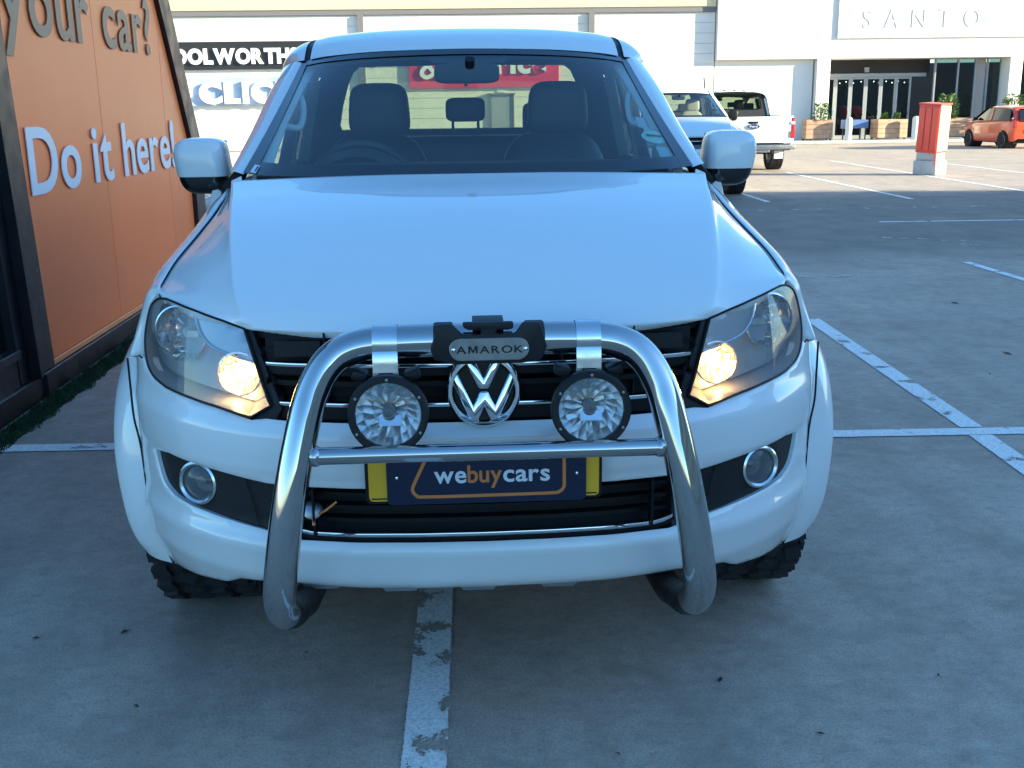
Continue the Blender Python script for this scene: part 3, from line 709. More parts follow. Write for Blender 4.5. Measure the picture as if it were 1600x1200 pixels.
# A pillars, roof, rails
rows = [[(.727,1.236,1.283),(.757,1.255,1.291),(.779,1.30,1.291),(.782,1.40,1.284),(.76,1.41,1.27)],
        [(.684,1.499,1.414),(.717,1.515,1.418),(.752,1.575,1.411),(.757,1.66,1.402),(.735,1.67,1.39)],
        [(.644,1.749,1.545),(.677,1.765,1.549),(.724,1.83,1.540),(.732,1.91,1.526),(.70,1.92,1.515)],
        [(.613,1.952,1.653),(.642,1.972,1.657),(.698,2.06,1.641),(.716,2.14,1.622),(.69,2.15,1.60)]]
b = MB(); b.loft(rows, 5, 8); both('a_pillar', b, M['paint'], truck, smooth=50)
roof_half = [[(0,1.812,1.690),(.30,1.837,1.686),(.50,1.89,1.674),(.580,1.932,1.664)],
 [(0,1.87,1.722),(.30,1.89,1.716),(.50,1.935,1.70),(.580,1.97,1.688)],
 [(0,1.98,1.757),(.30,1.99,1.750),(.50,2.02,1.735),(.578,2.04,1.722)],
 [(0,2.16,1.786),(.3,2.16,1.780),(.5,2.17,1.764),(.575,2.18,1.751)],
 [(0,2.5,1.801),(.3,2.5,1.796),(.5,2.5,1.781),(.572,2.5,1.768)],
 [(0,3.0,1.797),(.3,3.0,1.79),(.5,3.0,1.776),(.572,3.0,1.763)],
 [(0,3.48,1.765),(.3,3.48,1.76),(.5,3.48,1.745),(.572,3.48,1.73)]]
b = MB(); b.loft([[(-x, y, z) for x, y, z in r[:0:-1]] + r for r in roof_half], 5, 7); b.build('roof', M['paint'], truck, smooth=50)
rail = [[(.604,1.942,1.661),(.630,1.965,1.659),(.658,2.01,1.653),(.686,2.07,1.638),(.700,2.15,1.622)],
 [(.604,1.98,1.686),(.636,2.0,1.677),(.672,2.04,1.664),(.700,2.10,1.640),(.709,2.16,1.618)],
 [(.603,2.05,1.720),(.642,2.06,1.706),(.684,2.08,1.680),(.712,2.13,1.645),(.719,2.18,1.615)],
 [(.600,2.19,1.746),(.645,2.19,1.730),(.692,2.2,1.698),(.722,2.22,1.652),(.730,2.24,1.612)],
 [(.597,2.5,1.763),(.650,2.5,1.744),(.700,2.5,1.709),(.732,2.5,1.656),(.739,2.5,1.612)],
 [(.597,3.0,1.758),(.650,3.0,1.740),(.700,3.0,1.705),(.732,3.0,1.652),(.739,3.0,1.610)],
 [(.597,3.48,1.725),(.650,3.48,1.71),(.700,3.48,1.68),(.732,3.48,1.635),(.739,3.48,1.605)]]
b = MB(); b.loft(rail, 5, 7); both('roof_rail', b, M['paint'], truck, smooth=50)
b = MB(); b.loft([[(r[3][0]-.003, r[3][1], r[3][2]-.006), ((r[3][0]+q[0][0])/2, (r[3][1]+q[0][1])/2, (r[3][2]+q[0][2])/2-.007), (q[0][0]+.003, q[0][1], q[0][2]-.005)] for r, q in zip(roof_half, rail)], 3, 7)
both('roof_channel', b, M['black_plastic'], truck)
for x in (-.33, -.098, .137):
    b = MB(); b.box((x, 2.95, 1.803), (.05, .16, .014)); b.build('roof_knob', M['black_plastic'], truck, bevel=(.005, 2))
# side pillars and glass
def sg(y, t, off=0): xb = .825+.015*min(1, max(0, (y-1.5))); return (xb+(.738-xb)*t+off, y, 1.238+(1.612-1.238)*t)
b = MB(); b.grid([[sg(y+(0 if j else 0), t) for y in (2.64,2.70,2.76)] for j, t in enumerate((0,.25,.5,.75,1))], True); both('b_pillar', b, M['gloss_black'], truck, rim=(.05,.002), out=(.2,2.5,1.4))
b = MB(); b.grid([[sg(y-.16*t*(1 if y < 3.4 else 0), t) for y in (3.30,3.36,3.46)] for t in (0,.25,.5,.75,1)], True); both('c_pillar', b, M['paint'], truck, rim=(.05,.002), out=(.2,3.3,1.4))
def quad(a, b_, c, d, n=4): return [[lerp3(lerp3(a, b_, i/n), lerp3(d, c, i/n), j/n) for i in range(n+1)] for j in range(n+1)]
b = MB(); b.grid(quad(sg(1.45,0), sg(2.64,0), sg(2.64,1), (.700,2.14,1.612))); both('side_window', b, M['side_glass'], truck)
M['privacy'] = glass_mat('privacy_glass', (.10,.11,.11), 1.5, 0)
b = MB(); b.grid(quad(sg(2.76,0), sg(3.30,0), sg(3.14,1), sg(2.76,1))); both('side_window', b, M['privacy'], truck)
b = MB(); b.add([sg(1.36,.0),sg(1.56,0),(.773,1.60,1.345),(.782,1.36,1.285)], [(0,1,2,3)]); both('mirror_sail', b, M['black_plastic'], truck, rim=(.03,.002), out=(.2,1.5,1.2))
# rear wall with its window
rw = [(.528,1.690),(.560,1.662),(.590,1.60),(.620,1.50),(.640,1.40)] + [(.630,1.375)]
hole = sym([(0,1.375)] + rw[::-1] + [(0,1.697)])
wall_o = sym([(0,.62),(.84,.62),(.845,1.22),(.745,1.605),(.69,1.68),(.57,1.73),(0,1.757)])
b = panel(wall_o, [hole], 0, .06, lambda x, z: 3.46); rear = b.build('rear_wall', M['cabin_dark'], truck, rim=(.03,.002))
M['rear_glass'] = glass_mat('rear_glass', (.40,.44,.30), 1.5, 0)
b = panel(hole, (), 0, .1, lambda x, z: 3.475); b.build('rear_window', M['rear_glass'], rear)
# interior ------------------------------------------------------------------------------
b = MB(); hl = [[(x, y+.02, z-.035) for x, y, z in r]+[(.66, r[3][1]+.02, r[3][2]-.06),(.70, r[3][1]+.06, r[3][2]-.12)] for r in roof_half]
b.loft([[(-x, y, z) for x, y, z in r[:0:-1]] + r for r in hl], 3, 4); b.build('headliner', M['headliner'], truck)
b = MB(); b.tube(spline([(.684,1.29,1.262),(.662,1.56,1.41),(.624,1.80,1.545),(.598,1.98,1.625)], 4), [.026]*13, 12, squash=.8); both('a_pillar_trim', b, M['cabin'], truck)
b = MB(); b.tube(spline([(.805,2.70,1.1),(.785,2.70,1.35),(.715,2.68,1.60)], 4), .03, 10); both('b_pillar_trim', b, M['cabin'], truck)
b = MB(); b.bx(.80,.815,1.5,3.42,.6,1.235); both('door_card', b, M['cabin_dark'], truck)
b = MB(); b.tube(spline([(.650,1.86,1.555),(.612,1.82,1.53),(.597,1.78,1.478),(.607,1.72,1.42),(.655,1.66,1.425)], 5), .0125, 10); both('grab_handle', b, M['cabin'], truck)
def sq(c, a, e=.55, nu=28, nv=16, taper=0):
    b = MB(); f = lambda w_, m: math.copysign(abs(w_)**m, w_); rws = []
    for j in range(nv+1):
        v = -math.pi/2+math.pi*j/nv; rw_ = []
        for i in range(nu+1):
            u = -math.pi+2*math.pi*i/nu
            k = 1-taper*f(math.sin(v), e)
            rw_.append((c[0]+a[0]*k*f(math.cos(v), e)*f(math.cos(u), e), c[1]+a[1]*f(math.cos(v), e)*f(math.sin(u), e), c[2]+a[2]*f(math.sin(v), e)))
        rws.append(rw_)
    return b.grid(rws)
rows = [[(0,1.16,1.235),(.35,1.18,1.237),(.70,1.28,1.245)], [(0,1.35,1.292),(.35,1.36,1.294),(.70,1.42,1.288)], [(0,1.55,1.298),(.35,1.55,1.30),(.72,1.56,1.288)], [(0,1.64,1.26),(.35,1.64,1.26),(.74,1.64,1.25)], [(0,1.66,1.0),(.35,1.66,1.0),(.76,1.66,1.0)]]
b = MB(); b.loft([[(-x, y, z) for x, y, z in r[:0:-1]] + r for r in rows], 4, 4); b.build('dashboard', M['cabin_dark'], truck)
b = MB(); b.grid([[(-.39+.165*math.cos(a)*k, y, 1.25+.095*math.sin(a)*k) for a in [math.pi*i/16 for i in range(17)]] for y, k in ((1.50,.75),(1.54,1),(1.66,1),(1.66,.0))]); b.build('instrument_hood', M['cabin_dark'], truck)
b = MB(); sf = axis_frame((-.39,1.76,1.185), (0,.92,.39)); b.tube([sf @ Vector((.188*math.cos(a), .188*math.sin(a), 0)) for a in [2*math.pi*k/36 for k in range(36)]], .016, 10, closed=True)
b.tube([sf @ Vector((-.18,0,0)), sf @ Vector((.18,0,0))], .018, 8); b.build('steering_wheel', M['leather'], truck)
for x in (-.385, .375):
    b = sq((x,2.36,.98), (.25,.085,.40), .5, taper=.10); b.v = [(vx, vy+(vz-.98)*.22, vz) for vx, vy, vz in b.v]; seat = b.build('front_seat', M['leather'], truck)
    b = sq((x+.02,2.44,1.475), (.128,.055,.112), .48, taper=.06); b.build('headrest', M['leather'], seat)
    for dx in (-.04, .08): b = MB(); b.tube([(x+dx,2.43,1.33),(x+dx,2.44,1.40)], .008, 8); b.build('headrest_post', M['strap'], seat)
    b = sq((x,2.12,.66), (.25,.27,.10), .45); b.build('seat_cushion', M['leather'], seat)
b = sq((0,3.20,.98), (.68,.12,.37), .3); bench = b.build('rear_seat', M['leather'], truck)
for x, w_, h_ in ((.008,.098,.058), (-.40,.12,.075), (.41,.12,.075)):
    b = sq((x,3.20,1.472 if w_ < .1 else 1.43), (w_,.05,h_), .4); b.build('headrest', M['leather'], bench)
for x in (-.055, .07): b = MB(); b.tube([(x,3.2,1.33),(x,3.2,1.43)], .007, 8); b.build('headrest_post', M['cabin_dark'], bench)
b = sq((.002,1.74,1.601), (.118,.022,.036), .4); mr_ = b.build('rear_view_mirror', M['cabin_dark'], truck)
b = MB(); b.tube([(.012,1.73,1.62),(.014,1.71,1.65)], .018, 10); b.build('mirror_stem', M['black_plastic'], mr_)
b = MB(); b.tube([(-.002,1.725,1.572),(-.002,1.722,1.556)], .006, 8); b.build('mirror_lever', M['black_plastic'], mr_)
b = MB(); b.add([ws(-.20,.995,.004),ws(.20,.995,.004),ws(.15,.88,.004),ws(-.13,.88,.004)], [(0,1,2,3)]); b.build('sensor_band', M['cabin_dark'], wsg)
# door mirrors ---------------------------------------------------------------------------
cap = sq((.935,1.60,1.303), (.090,.092,.089), .52, 40, 28)
cap.f = [f for f in cap.f if all(cap.v[i][2] > 1.258+.10*(cap.v[i][0]-.94)*0 for i in f)]
cap.v = [(x-.010*max(0, 1.33-z)/.07-.05*max(0, z-1.34), y, z) for x, y, z in cap.v]
base = sq((.929,1.60,1.272), (.083,.086,.074), .55, 36, 28); base.f = [f for f in base.f if all(base.v[i][2] < 1.274 for i in f)]
base.v = [(x-.25*max(0, 1.255-z), y, z) for x, y, z in base.v]
dm1, dm2 = both('door_mirror', cap, M['paint'], truck, rim=(.01,.002), out=(.94,1.6,1.28))
b1 = base.build('mirror_base', M['gloss_black'], dm1); b2 = base.mirror().build('mirror_base', M['gloss_black'], dm2)
b = MB(); b.tube(spline([(.80,1.52,1.222),(.845,1.545,1.226),(.885,1.58,1.235),(.91,1.60,1.24)], 4), [.036]*13, 10, squash=.75); b.build('mirror_arm', M['black_plastic'], dm1); b.mirror().build('mirror_arm', M['black_plastic'], dm2)
b = MB(); b.grid([[(x, 1.675, z) for x in (.86,.94,1.02)] for z in (1.24,1.31,1.38)]); b.build('mirror_glass', M['chrome'], dm1); b.mirror().build('mirror_glass', M['chrome'], dm2)
# ------------------------------------------------------------------ bull bar and spotlights (bolted to the pickup)
BX = .008
half = [(.4518,-.142,.413),(.4525,-.160,.427),(.4535,-.182,.455),(.447,-.205,.51),(.431,-.198,.62),(.409,-.18,.74),(.386,-.155,.842),(.366,-.132,.908),(.334,-.113,.962),(.288,-.102,.992),(.205,-.10,1.004),(0,-.10,1.006)]
path = spline([(x+BX, y, z) for x, y, z in half] + [(-x+BX, y, z) for x, y, z in half[-2::-1]], 6)
b = MB(); b.tube(path, .0355, 28); bar = b.build('bull_bar', M['steel'], truck)
b = MB(); b.tube([(-.385+BX,-.174,.781),(0,-.174,.781),(.385+BX,-.174,.781)], .0185, 20); b.build('cross_tube', M['steel'], bar)
b = MB()
for s in (-1, 1):
    b.lathe([(.0188,-.010),(.0220,-.004),(.0220,.004),(.0188,.010)], 18, axis_frame((s*.362+BX,-.174,.781),(1,0,0)))
tag(b.build('weld_bead', M['steel'], bar), kind='stuff')
for s in (-1, 1): b = MB(); b.tube([(s*.4517+BX,-.143,.4125),(s*.4485+BX,-.07,.376),(s*.446+BX,.018,.3505),(s*.438+BX,.06,.342),(s*.43+BX,.28,.325)], .034, 16); b.build('bar_bracket', M['black_plastic'], bar)
for x in (-.203, .2225):
    b = MB(); n = 20; rws = []
    prof = [(-.10+.0375*math.cos(a), 1.005+.0375*math.sin(a)) for a in [R(-30+230*k/n) for k in range(n+1)]]
    prof += [(-.139,.985),(-.140,.965),(-.141,.948)]
    for dx in (-.026, .026): rws.append([(x+dx, y, z) for y, z in prof])
    b.grid(rws); b.grid([[(vx, vy+.004*(vy+.10)/.04*-1, vz) for vx, vy, vz in r] for r in rws], True)
    b.build('lamp_strap', M['strap'], bar)
    b = MB(); b.prism([(-.025,0),(.025,0),(.027,-.03),(.018,-.052),(-.018,-.052),(-.027,-.03)][::-1], .006, frame((x,-.132,.972),(1,0,0),(0,.05,1))); b.build('lamp_bracket', M['plate_steel'], bar)
    c = Vector((x+.003, -.158, .862)); fr = axis_frame(c, (0,-1,.02))
    b = MB(); b.lathe([(.0685,.002),(.071,.010),(.080,.010),(.0845,.004),(.085,-.012),(.080,-.030),(.066,-.055),(.045,-.075),(0,-.080)], 44, fr); spot = b.build('spotlight', M['trim'], bar)
    b = MB(); b.lathe([(.0, .0),(.0035,.001),(.0035,-.002)][::-1], 8, Matrix()); sv = list(b.v); b = MB()
    for k in range(6):
        a = R(30+60*k); m = fr @ Matrix.Translation((.0762*math.cos(a), .0762*math.sin(a), .0108)); o = MB(); o.lathe([(.0032,-.002),(.0032,.001),(0,.0015)], 8, m); b.add(o.v, o.f)
    b.build('bezel_screw', M['plate_steel'], spot)
    b = MB()
    for dx, a in ((.055,.6),(-.055,-.6),(0,0)): b.box((x+dx, -.118, .862+.078), (.032,.045,.020), Matrix.Rotation(-a*.5, 4, 'Y'))
    b.build('lamp_mount', M['black_plastic'], spot, bevel=(.004,2))
    b = MB(); prof = [(.0685,-.002),(.055,-.025),(.036,-.045),(.014,-.055)]; n = 22
    for i in range(len(prof)-1):
        for k in range(n):
            a0, a1 = 2*math.pi*k/n, 2*math.pi*(k+1)/n; q = []; j = .0016*(((k*11+i*5) % 7)-3)/3
            for r_, h, a, jj in ((prof[i][0],prof[i][1],a0,j),(prof[i][0],prof[i][1],a1,-j),(prof[i+1][0],prof[i+1][1],a1,j),(prof[i+1][0],prof[i+1][1],a0,-j)):
                q.append(fr @ Vector((r_*math.cos(a), r_*math.sin(a), h+jj*(i < 3))))
            b.add(q, [(0,1,2),(0,2,3)])
    b.build('spot_reflector', M['spot_refl'], spot, smooth=0)
    b = MB(); b.box((0,0,0), (.046,.022,.003)); b.v = [tuple(fr @ (Matrix.Rotation(-.5,4,'X') @ Vector(v)+Vector((.002,-.018,-.020)))) for v in b.v]; b.build('spot_shield', M['reflector'], spot)
    b = MB(); b.lathe([(.012,-.05),(.013,-.014),(.010,-.010),(.006,-.009),(.005,-.013),(0,-.013)], 18, fr); b.build('spot_bulb', M['lamp_dark'], spot)
    b = MB(); b.lathe([(.0695,.004),(.05,.010),(.025,.0135),(0,.0145)], 40, fr); b.build('spot_glass', M['lamp_glass'], spot)
# black centre cover with the name plate
cvp = COVER
b = MB(); b.prism(cvp[::-1], .016, frame((0,-.138,0),(1,0,0),(0,0,1))); cov = b.build('bar_cover', M['trim'], bar, bevel=(.0035, 2))
b = MB()
for x0, x1 in ((-.102,-.060),(.088,.131)):
    b.lathe([(.036,0),(.0395,.004),(.0395,x1-x0-.004),(.036,x1-x0)], 28, axis_frame((x0,-.10,1.005),(1,0,0)))
b.bx(-.02,.045,-.145,-.07,1.034,1.052)
b.build('cover_sleeve', M['trim'], cov, bevel=(.002,2))
def stadium(cx, cz, w_, h_, n=10):
    r = h_/2; return [(cx+w_/2-r+r*math.cos(a), cz+r*math.sin(a)) for a in [R(-90+180*k/n) for k in range(n+1)]] + [(cx-w_/2+r+r*math.cos(a), cz+r*math.sin(a)) for a in [R(90+180*k/n) for k in range(n+1)]]
b = MB(); b.prism(stadium(.0135,.9965,.166,.047), .003, frame((0,-.1545,0),(1,0,0),(0,0,1))); npl = b.build('name_plate', M['plate_steel'], cov, bevel=(.001,1))
letters('AMAROK', frame((0,-.1577,.989),(1,0,0),(0,0,1)), -.055, .084, .0155, M['gloss_black'], npl, .0012, .018, .13, name='plate_letter')
for x in (-.0605, .0885):
    b = MB(); b.lathe([(.0045,-.001),(.0045,.001),(.003,.0025),(0,.003)], 12, axis_frame((x,-.1577,.9965),(0,-1,0))); b.build('plate_screw', M['chrome'], npl)
# ------------------------------------------------------------------ ground
def ground_mat():
    m = bpy.data.materials.new('worn_concrete'); m.use_nodes = True; n = m.node_tree; b = n.nodes['Principled BSDF']; L = n.links.new
    tc = n.nodes.new('ShaderNodeTexCoord')
    def noise(scale, det=6, rough=.55, vec=None):
        t = n.nodes.new('ShaderNodeTexNoise'); t.inputs['Scale'].default_value = scale; t.inputs['Detail'].default_value = det; t.inputs['Roughness'].default_value = rough
        L(vec or tc.outputs['Object'], t.inputs['Vector']); return t.outputs['Fac']
    def ramp(src, a, b_, lo=0., hi=1.):
        r = n.nodes.new('ShaderNodeMapRange'); r.inputs[1].default_value = a; r.inputs[2].default_value = b_; r.inputs[3].default_value = lo; r.inputs[4].default_value = hi; L(src, r.inputs[0]); return r.outputs[0]
    def mix(f, a, c, mode='MIX'):
        x = n.nodes.new('ShaderNodeMix'); x.data_type = 'RGBA'; x.blend_type = mode
        L(f, x.inputs['Factor'])
        for s, k in ((a, 'A'), (c, 'B')):
            if isinstance(s, tuple): x.inputs[k].default_value = s + (1,)
            else: L(s, x.inputs[k])
        return x.outputs['Result']
    mp = n.nodes.new('ShaderNodeMapping'); mp.inputs['Scale'].default_value = (3.0, .35, 1); L(tc.outputs['Object'], mp.inputs[0])   # tyre-polished lanes run along the bays
    mp2 = n.nodes.new('ShaderNodeMapping'); mp2.inputs['Scale'].default_value = (.7, 2.2, 1); mp2.inputs['Rotation'].default_value = (0,0,.12); L(tc.outputs['Object'], mp2.inputs[0])
    mp3 = n.nodes.new('ShaderNodeMapping'); mp3.inputs['Scale'].default_value = (1, 1.25, 1); mp3.inputs['Rotation'].default_value = (0,0,-.25); L(tc.outputs['Object'], mp3.inputs[0])
    col = mix(ramp(noise(.55), .32, .68), (.435,.345,.262), (.565,.465,.37))
    col = mix(ramp(noise(2.6, 10, .72), .38, .66, 0, .75), col, (.29,.235,.18))            # clouded trowel marks
    col = mix(ramp(noise(9, 8, .7, mp3.outputs[0]), .42, .68, 0, .55), col, (.60,.50,.40))   # chalky scuffs
    col = mix(ramp(noise(22, 6, .7, mp3.outputs[0]), .50, .70, 0, .50), col, (.24,.195,.15))
    col = mix(ramp(noise(1.0, 5, .6, mp.outputs[0]), .48, .72, 0, .45), col, (.27,.22,.17))
    col = mix(ramp(noise(1.6, 7, .7, mp2.outputs[0]), .58, .76, 0, .5), col, (.62,.54,.45))
    col = mix(ramp(noise(150, 4, .65), .42, .70, 0, .65), col, (.19,.155,.12))
    sp = n.nodes.new('ShaderNodeTexVoronoi'); sp.inputs['Scale'].default_value = 7; L(tc.outputs['Object'], sp.inputs['Vector'])
    spn = ramp(noise(3.1, 2), .48, .56)
    spm = n.nodes.new('ShaderNodeMath'); spm.operation = 'MULTIPLY'; L(ramp(sp.outputs['Distance'], .010, .022, .8, 0), spm.inputs[0]); L(spn, spm.inputs[1])
    col = mix(spm.outputs[0], col, (.05,.045,.04))
    sp2 = n.nodes.new('ShaderNodeTexVoronoi'); sp2.inputs['Scale'].default_value = 5.3; L(tc.outputs['Object'], sp2.inputs['Vector'])
    col = mix(ramp(sp2.outputs['Distance'], .005, .012, 1, 0), col, (.72,.68,.60))
    sx_ = n.nodes.new('ShaderNodeSeparateXYZ'); L(tc.outputs['Object'], sx_.inputs[0])      # driving aisle asphalt, painted darker to deepen the far shade
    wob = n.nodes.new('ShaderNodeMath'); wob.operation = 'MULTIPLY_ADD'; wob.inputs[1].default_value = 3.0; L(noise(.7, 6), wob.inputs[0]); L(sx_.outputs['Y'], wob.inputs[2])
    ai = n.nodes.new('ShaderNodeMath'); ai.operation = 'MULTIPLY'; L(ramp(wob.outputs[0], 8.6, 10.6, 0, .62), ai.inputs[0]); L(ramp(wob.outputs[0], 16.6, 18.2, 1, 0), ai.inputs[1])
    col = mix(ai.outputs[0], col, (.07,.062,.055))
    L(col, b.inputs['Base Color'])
    rr = ramp(noise(2.0, 6), .3, .7, .62, .85); L(rr, b.inputs['Roughness']); sset(b, 'Specular IOR Level', .35)
    bp = n.nodes.new('ShaderNodeBump'); bp.inputs['Strength'].default_value = .45; bp.inputs['Distance'].default_value = .005
    L(noise(90, 5, .7), bp.inputs['Height']); L(bp.outputs[0], b.inputs['Normal'])
    return m
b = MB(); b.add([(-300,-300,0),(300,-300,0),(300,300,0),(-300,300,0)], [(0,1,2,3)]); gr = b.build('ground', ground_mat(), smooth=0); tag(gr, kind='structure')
def line_mat(name, wear, seed, col=(.90,.86,.79)):
    m = bpy.data.materials.new(name); m.use_nodes = True; n = m.node_tree; b = n.nodes['Principled BSDF']; L = n.links.new; o = [x for x in n.nodes if x.type == 'OUTPUT_MATERIAL'][0]
    b.inputs['Roughness'].default_value = .75
    tc = n.nodes.new('ShaderNodeTexCoord'); mp = n.nodes.new('ShaderNodeMapping'); mp.inputs['Location'].default_value = (seed, seed*1.7, 0); L(tc.outputs['Object'], mp.inputs[0])
    big = n.nodes.new('ShaderNodeTexNoise'); big.inputs['Scale'].default_value = 7; big.inputs['Detail'].default_value = 9; big.inputs['Roughness'].default_value = .55; L(mp.outputs[0], big.inputs[0])
    fine = n.nodes.new('ShaderNodeTexNoise'); fine.inputs['Scale'].default_value = 120; fine.inputs['Detail'].default_value = 5; L(mp.outputs[0], fine.inputs[0])
    uv = n.nodes.new('ShaderNodeUVMap'); sep = n.nodes.new('ShaderNodeSeparateXYZ'); L(uv.outputs[0], sep.inputs[0])
    # ragged edges: distance from the painted edge (uv.x) against fine noise
    ab = n.nodes.new('ShaderNodeMath'); ab.operation = 'PINGPONG'; ab.inputs[1].default_value = .5; L(sep.outputs[0], ab.inputs[0])
    s1 = n.nodes.new('ShaderNodeMath'); s1.operation = 'MULTIPLY'; s1.inputs[1].default_value = .14; L(fine.outputs['Fac'], s1.inputs[0])
    edge = n.nodes.new('ShaderNodeMath'); edge.operation = 'GREATER_THAN'; L(ab.outputs[0], edge.inputs[0]); L(s1.outputs[0], edge.inputs[1])
    sm = n.nodes.new('ShaderNodeMath'); sm.operation = 'MULTIPLY_ADD'; sm.inputs[1].default_value = .30; L(fine.outputs['Fac'], sm.inputs[0]); L(big.outputs['Fac'], sm.inputs[2])
    th = n.nodes.new('ShaderNodeMath'); th.operation = 'LESS_THAN'; th.inputs[1].default_value = 1-wear; L(sm.outputs[0], th.inputs[0])
    al = n.nodes.new('ShaderNodeMath'); al.operation = 'MULTIPLY'; L(edge.outputs[0], al.inputs[0]); L(th.outputs[0], al.inputs[1])
    cmx = n.nodes.new('ShaderNodeMix'); cmx.data_type = 'RGBA'; cmx.inputs['A'].default_value = tuple(c*.72 for c in col)+(1,); cmx.inputs['B'].default_value = col+(1,)
    mr = n.nodes.new('ShaderNodeMapRange'); mr.inputs[1].default_value = .35; mr.inputs[2].default_value = .6; L(fine.outputs['Fac'], mr.inputs[0]); L(mr.outputs[0], cmx.inputs['Factor']); L(cmx.outputs['Result'], b.inputs['Base Color'])
    tr = n.nodes.new('ShaderNodeBsdfTransparent'); mx = n.nodes.new('ShaderNodeMixShader'); L(al.outputs[0], mx.inputs[0]); L(tr.outputs[0], mx.inputs[1]); L(b.outputs[0], mx.inputs[2]); L(mx.outputs[0], o.inputs[0])
    return m
LM = [line_mat('line_paint_flaking', .29, 7.7), line_mat('line_paint_worn', .235, 9.4), line_mat('line_paint_faint', .43, 5.5, (.66,.62,.55))]
def pline(x0, y0, x1, y1, wd=.105, m=1, z=.004):
    a, c = Vector((x0,y0,z)), Vector((x1,y1,z)); d = (c-a).normalized(); p = Vector((-d.y, d.x, 0))*wd/2
    me = bpy.data.meshes.new('parking_line'); me.from_pydata([tuple(a-p),tuple(a+p),tuple(c+p),tuple(c-p)], [], [(0,3,2,1)])
    uv = me.uv_layers.new(name='UVMap'); co = {0:(0,0),1:(1,0),2:(1,1),3:(0,1)}
    for l in me.loops: uv.data[l.index].uv = co[l.vertex_index]
    o = bpy.data.objects.new('parking_line', me); me.materials.append(LM[m]); C.objects.link(o); tag(o, kind='structure'); return o
pline(-.168,-.9,-.118,2.31,.122,0); pline(-.114,2.47,-.08,4.6,.122,0)
pline(2.235,.9,2.315,2.29,.125,1); pline(2.33,2.415,2.44,5.1,.125,1); pline(-2.16,2.5,2.1,2.355,.122,1); pline(2.1,2.355,6.5,2.2,.122,1)
pline(4.76,2.4,4.76,7.7,.10,1); pline(5.33,11.35,14.0,10.95,.10,1); pline(3.6,13.15,9.0,13.28,.13,2)
pline(4.79,14.5,4.86,19.5); pline(7.1,14.6,7.27,21.8); pline(9.46,14.7,9.85,26.5); pline(11.75,16.0,12.0,25); pline(12.7,26.2,14.6,25.9); pline(2.35,14.5,2.5,20)
pline(-4.5,14.6,-4.45,20.5); pline(-2.1,14.6,-2.1,20.5); pline(-7,14.6,-7,20.5); pline(13.9,14.7,14.4,24)
for pts in ([(4.6,9.8),(5.6,9.2)], [(5.3,9.0),(6.6,8.5)], [(6.6,9.6),(7.6,9.4)], [(2.9,7.0),(3.4,7.05)], [(6.2,8.2),(7.2,8.05)]):
    pline(*pts[0], *pts[1], .16, 2)
rnd = random.Random(3); b = MB()
for x, y, s in [(-1.05,.62,.012),(.95,1.15,.014),(.62,.22,.010),(3.7,5.6,.03),(3.25,3.9,.03),(-.5,.45,.006),(-1.3,.6,.008),(.30,-.1,.006),(1.9,3.2,.012),(2.9,3.4,.01),(.8,-.05,.008),(1.2,.2,.006),(-.9,.2,.007)]:
    a = rnd.random()*3; m = Matrix.Translation((x,y,.002)) @ Matrix.Rotation(a,4,'Z')
    b.add([m @ Vector(v) for v in ((-s*1.5,0,0),(0,-s*.5,.004),(s*1.5,0,.002),(0,s*.6,.005))], [(0,1,2,3)])
tag(b.build('ground_debris', M['debris']), kind='stuff')
# ------------------------------------------------------------------ orange kiosk on the left
ki = empty('sales_kiosk', (-2.3,5.2,0)); tag(ki, 'orange-panelled sales kiosk with black steel frame and big lettering, left of the foreground pickup', 'kiosk')
KI = Matrix.Translation((2.3,-5.2,0))
def kb(mb, name, m, parent=None, **k):
    mb.v = [tuple(KI @ Vector(v)) for v in mb.v]; return mb.build(name, m, parent or ki, **k)
wf = frame((-2.3,0,0), (0,1,0), (0,0,1))                  # wall plane: local x = along y, local y = up, local z = +x
def wp(poly, d0, d1):
    b = MB(); A = sum(poly[i][0]*poly[(i+1) % len(poly)][1]-poly[(i+1) % len(poly)][0]*poly[i][1] for i in range(len(poly)))
    b.prism(poly if A > 0 else poly[::-1], d1-d0, wf @ Matrix.Translation((0,0,d0))); return b
kb(wp([(3.63,.165),(4.926,.165),(4.926,3.2),(3.34,3.2)], -.03, 0), 'orange_panel', M['orange'], bevel=(.003,1))
kb(wp([(4.930,.165),(6.50,.165),(6.50,2.26),(5.88,3.2),(4.930,3.2)], -.03, 0), 'orange_panel', M['orange'], bevel=(.003,1))
kb(wp([(6.504,.165),(7.18,.165),(7.17,1.25),(6.504,2.255)], -.03, 0), 'orange_panel', M['orange'], bevel=(.003,1))
kb(wp([(3.60,.132),(7.18,.132),(7.18,.163),(3.60,.163)], -.03, .012), 'panel_trim', M['orange_trim'], bevel=(.003,1))
kb(wp([(7.19,.0),(7.50,.0),(7.50,1.25),(6.80,2.33),(6.23,3.2),(5.90,3.2),(6.48,2.31),(7.19,1.24)], -.16, .035), 'slanted_post', M['kiosk_black'], bevel=(.004,1))
kb(wp([(3.33,.13),(3.62,.13),(3.33,3.2),(3.05,3.2)], -.12, .018), 'steel_post', M['kiosk_black'], bevel=(.004,1))
kb(wp([(3.30,.13),(3.335,.13),(3.045,3.2),(3.01,3.2)], -.12, .06), 'post_flange', M['kiosk_black'], bevel=(.003,1))
kb(wp([(3.17,.13),(3.29,.13),(3.0,3.2),(2.90,3.2)], -.12, .005), 'steel_post', M['kiosk_black'], bevel=(.004,1))
kb(wp([(.6,.005),(7.19,.005),(7.19,.13),(.6,.13)], -.14, .03), 'base_beam', M['kiosk_black'], bevel=(.004,1))
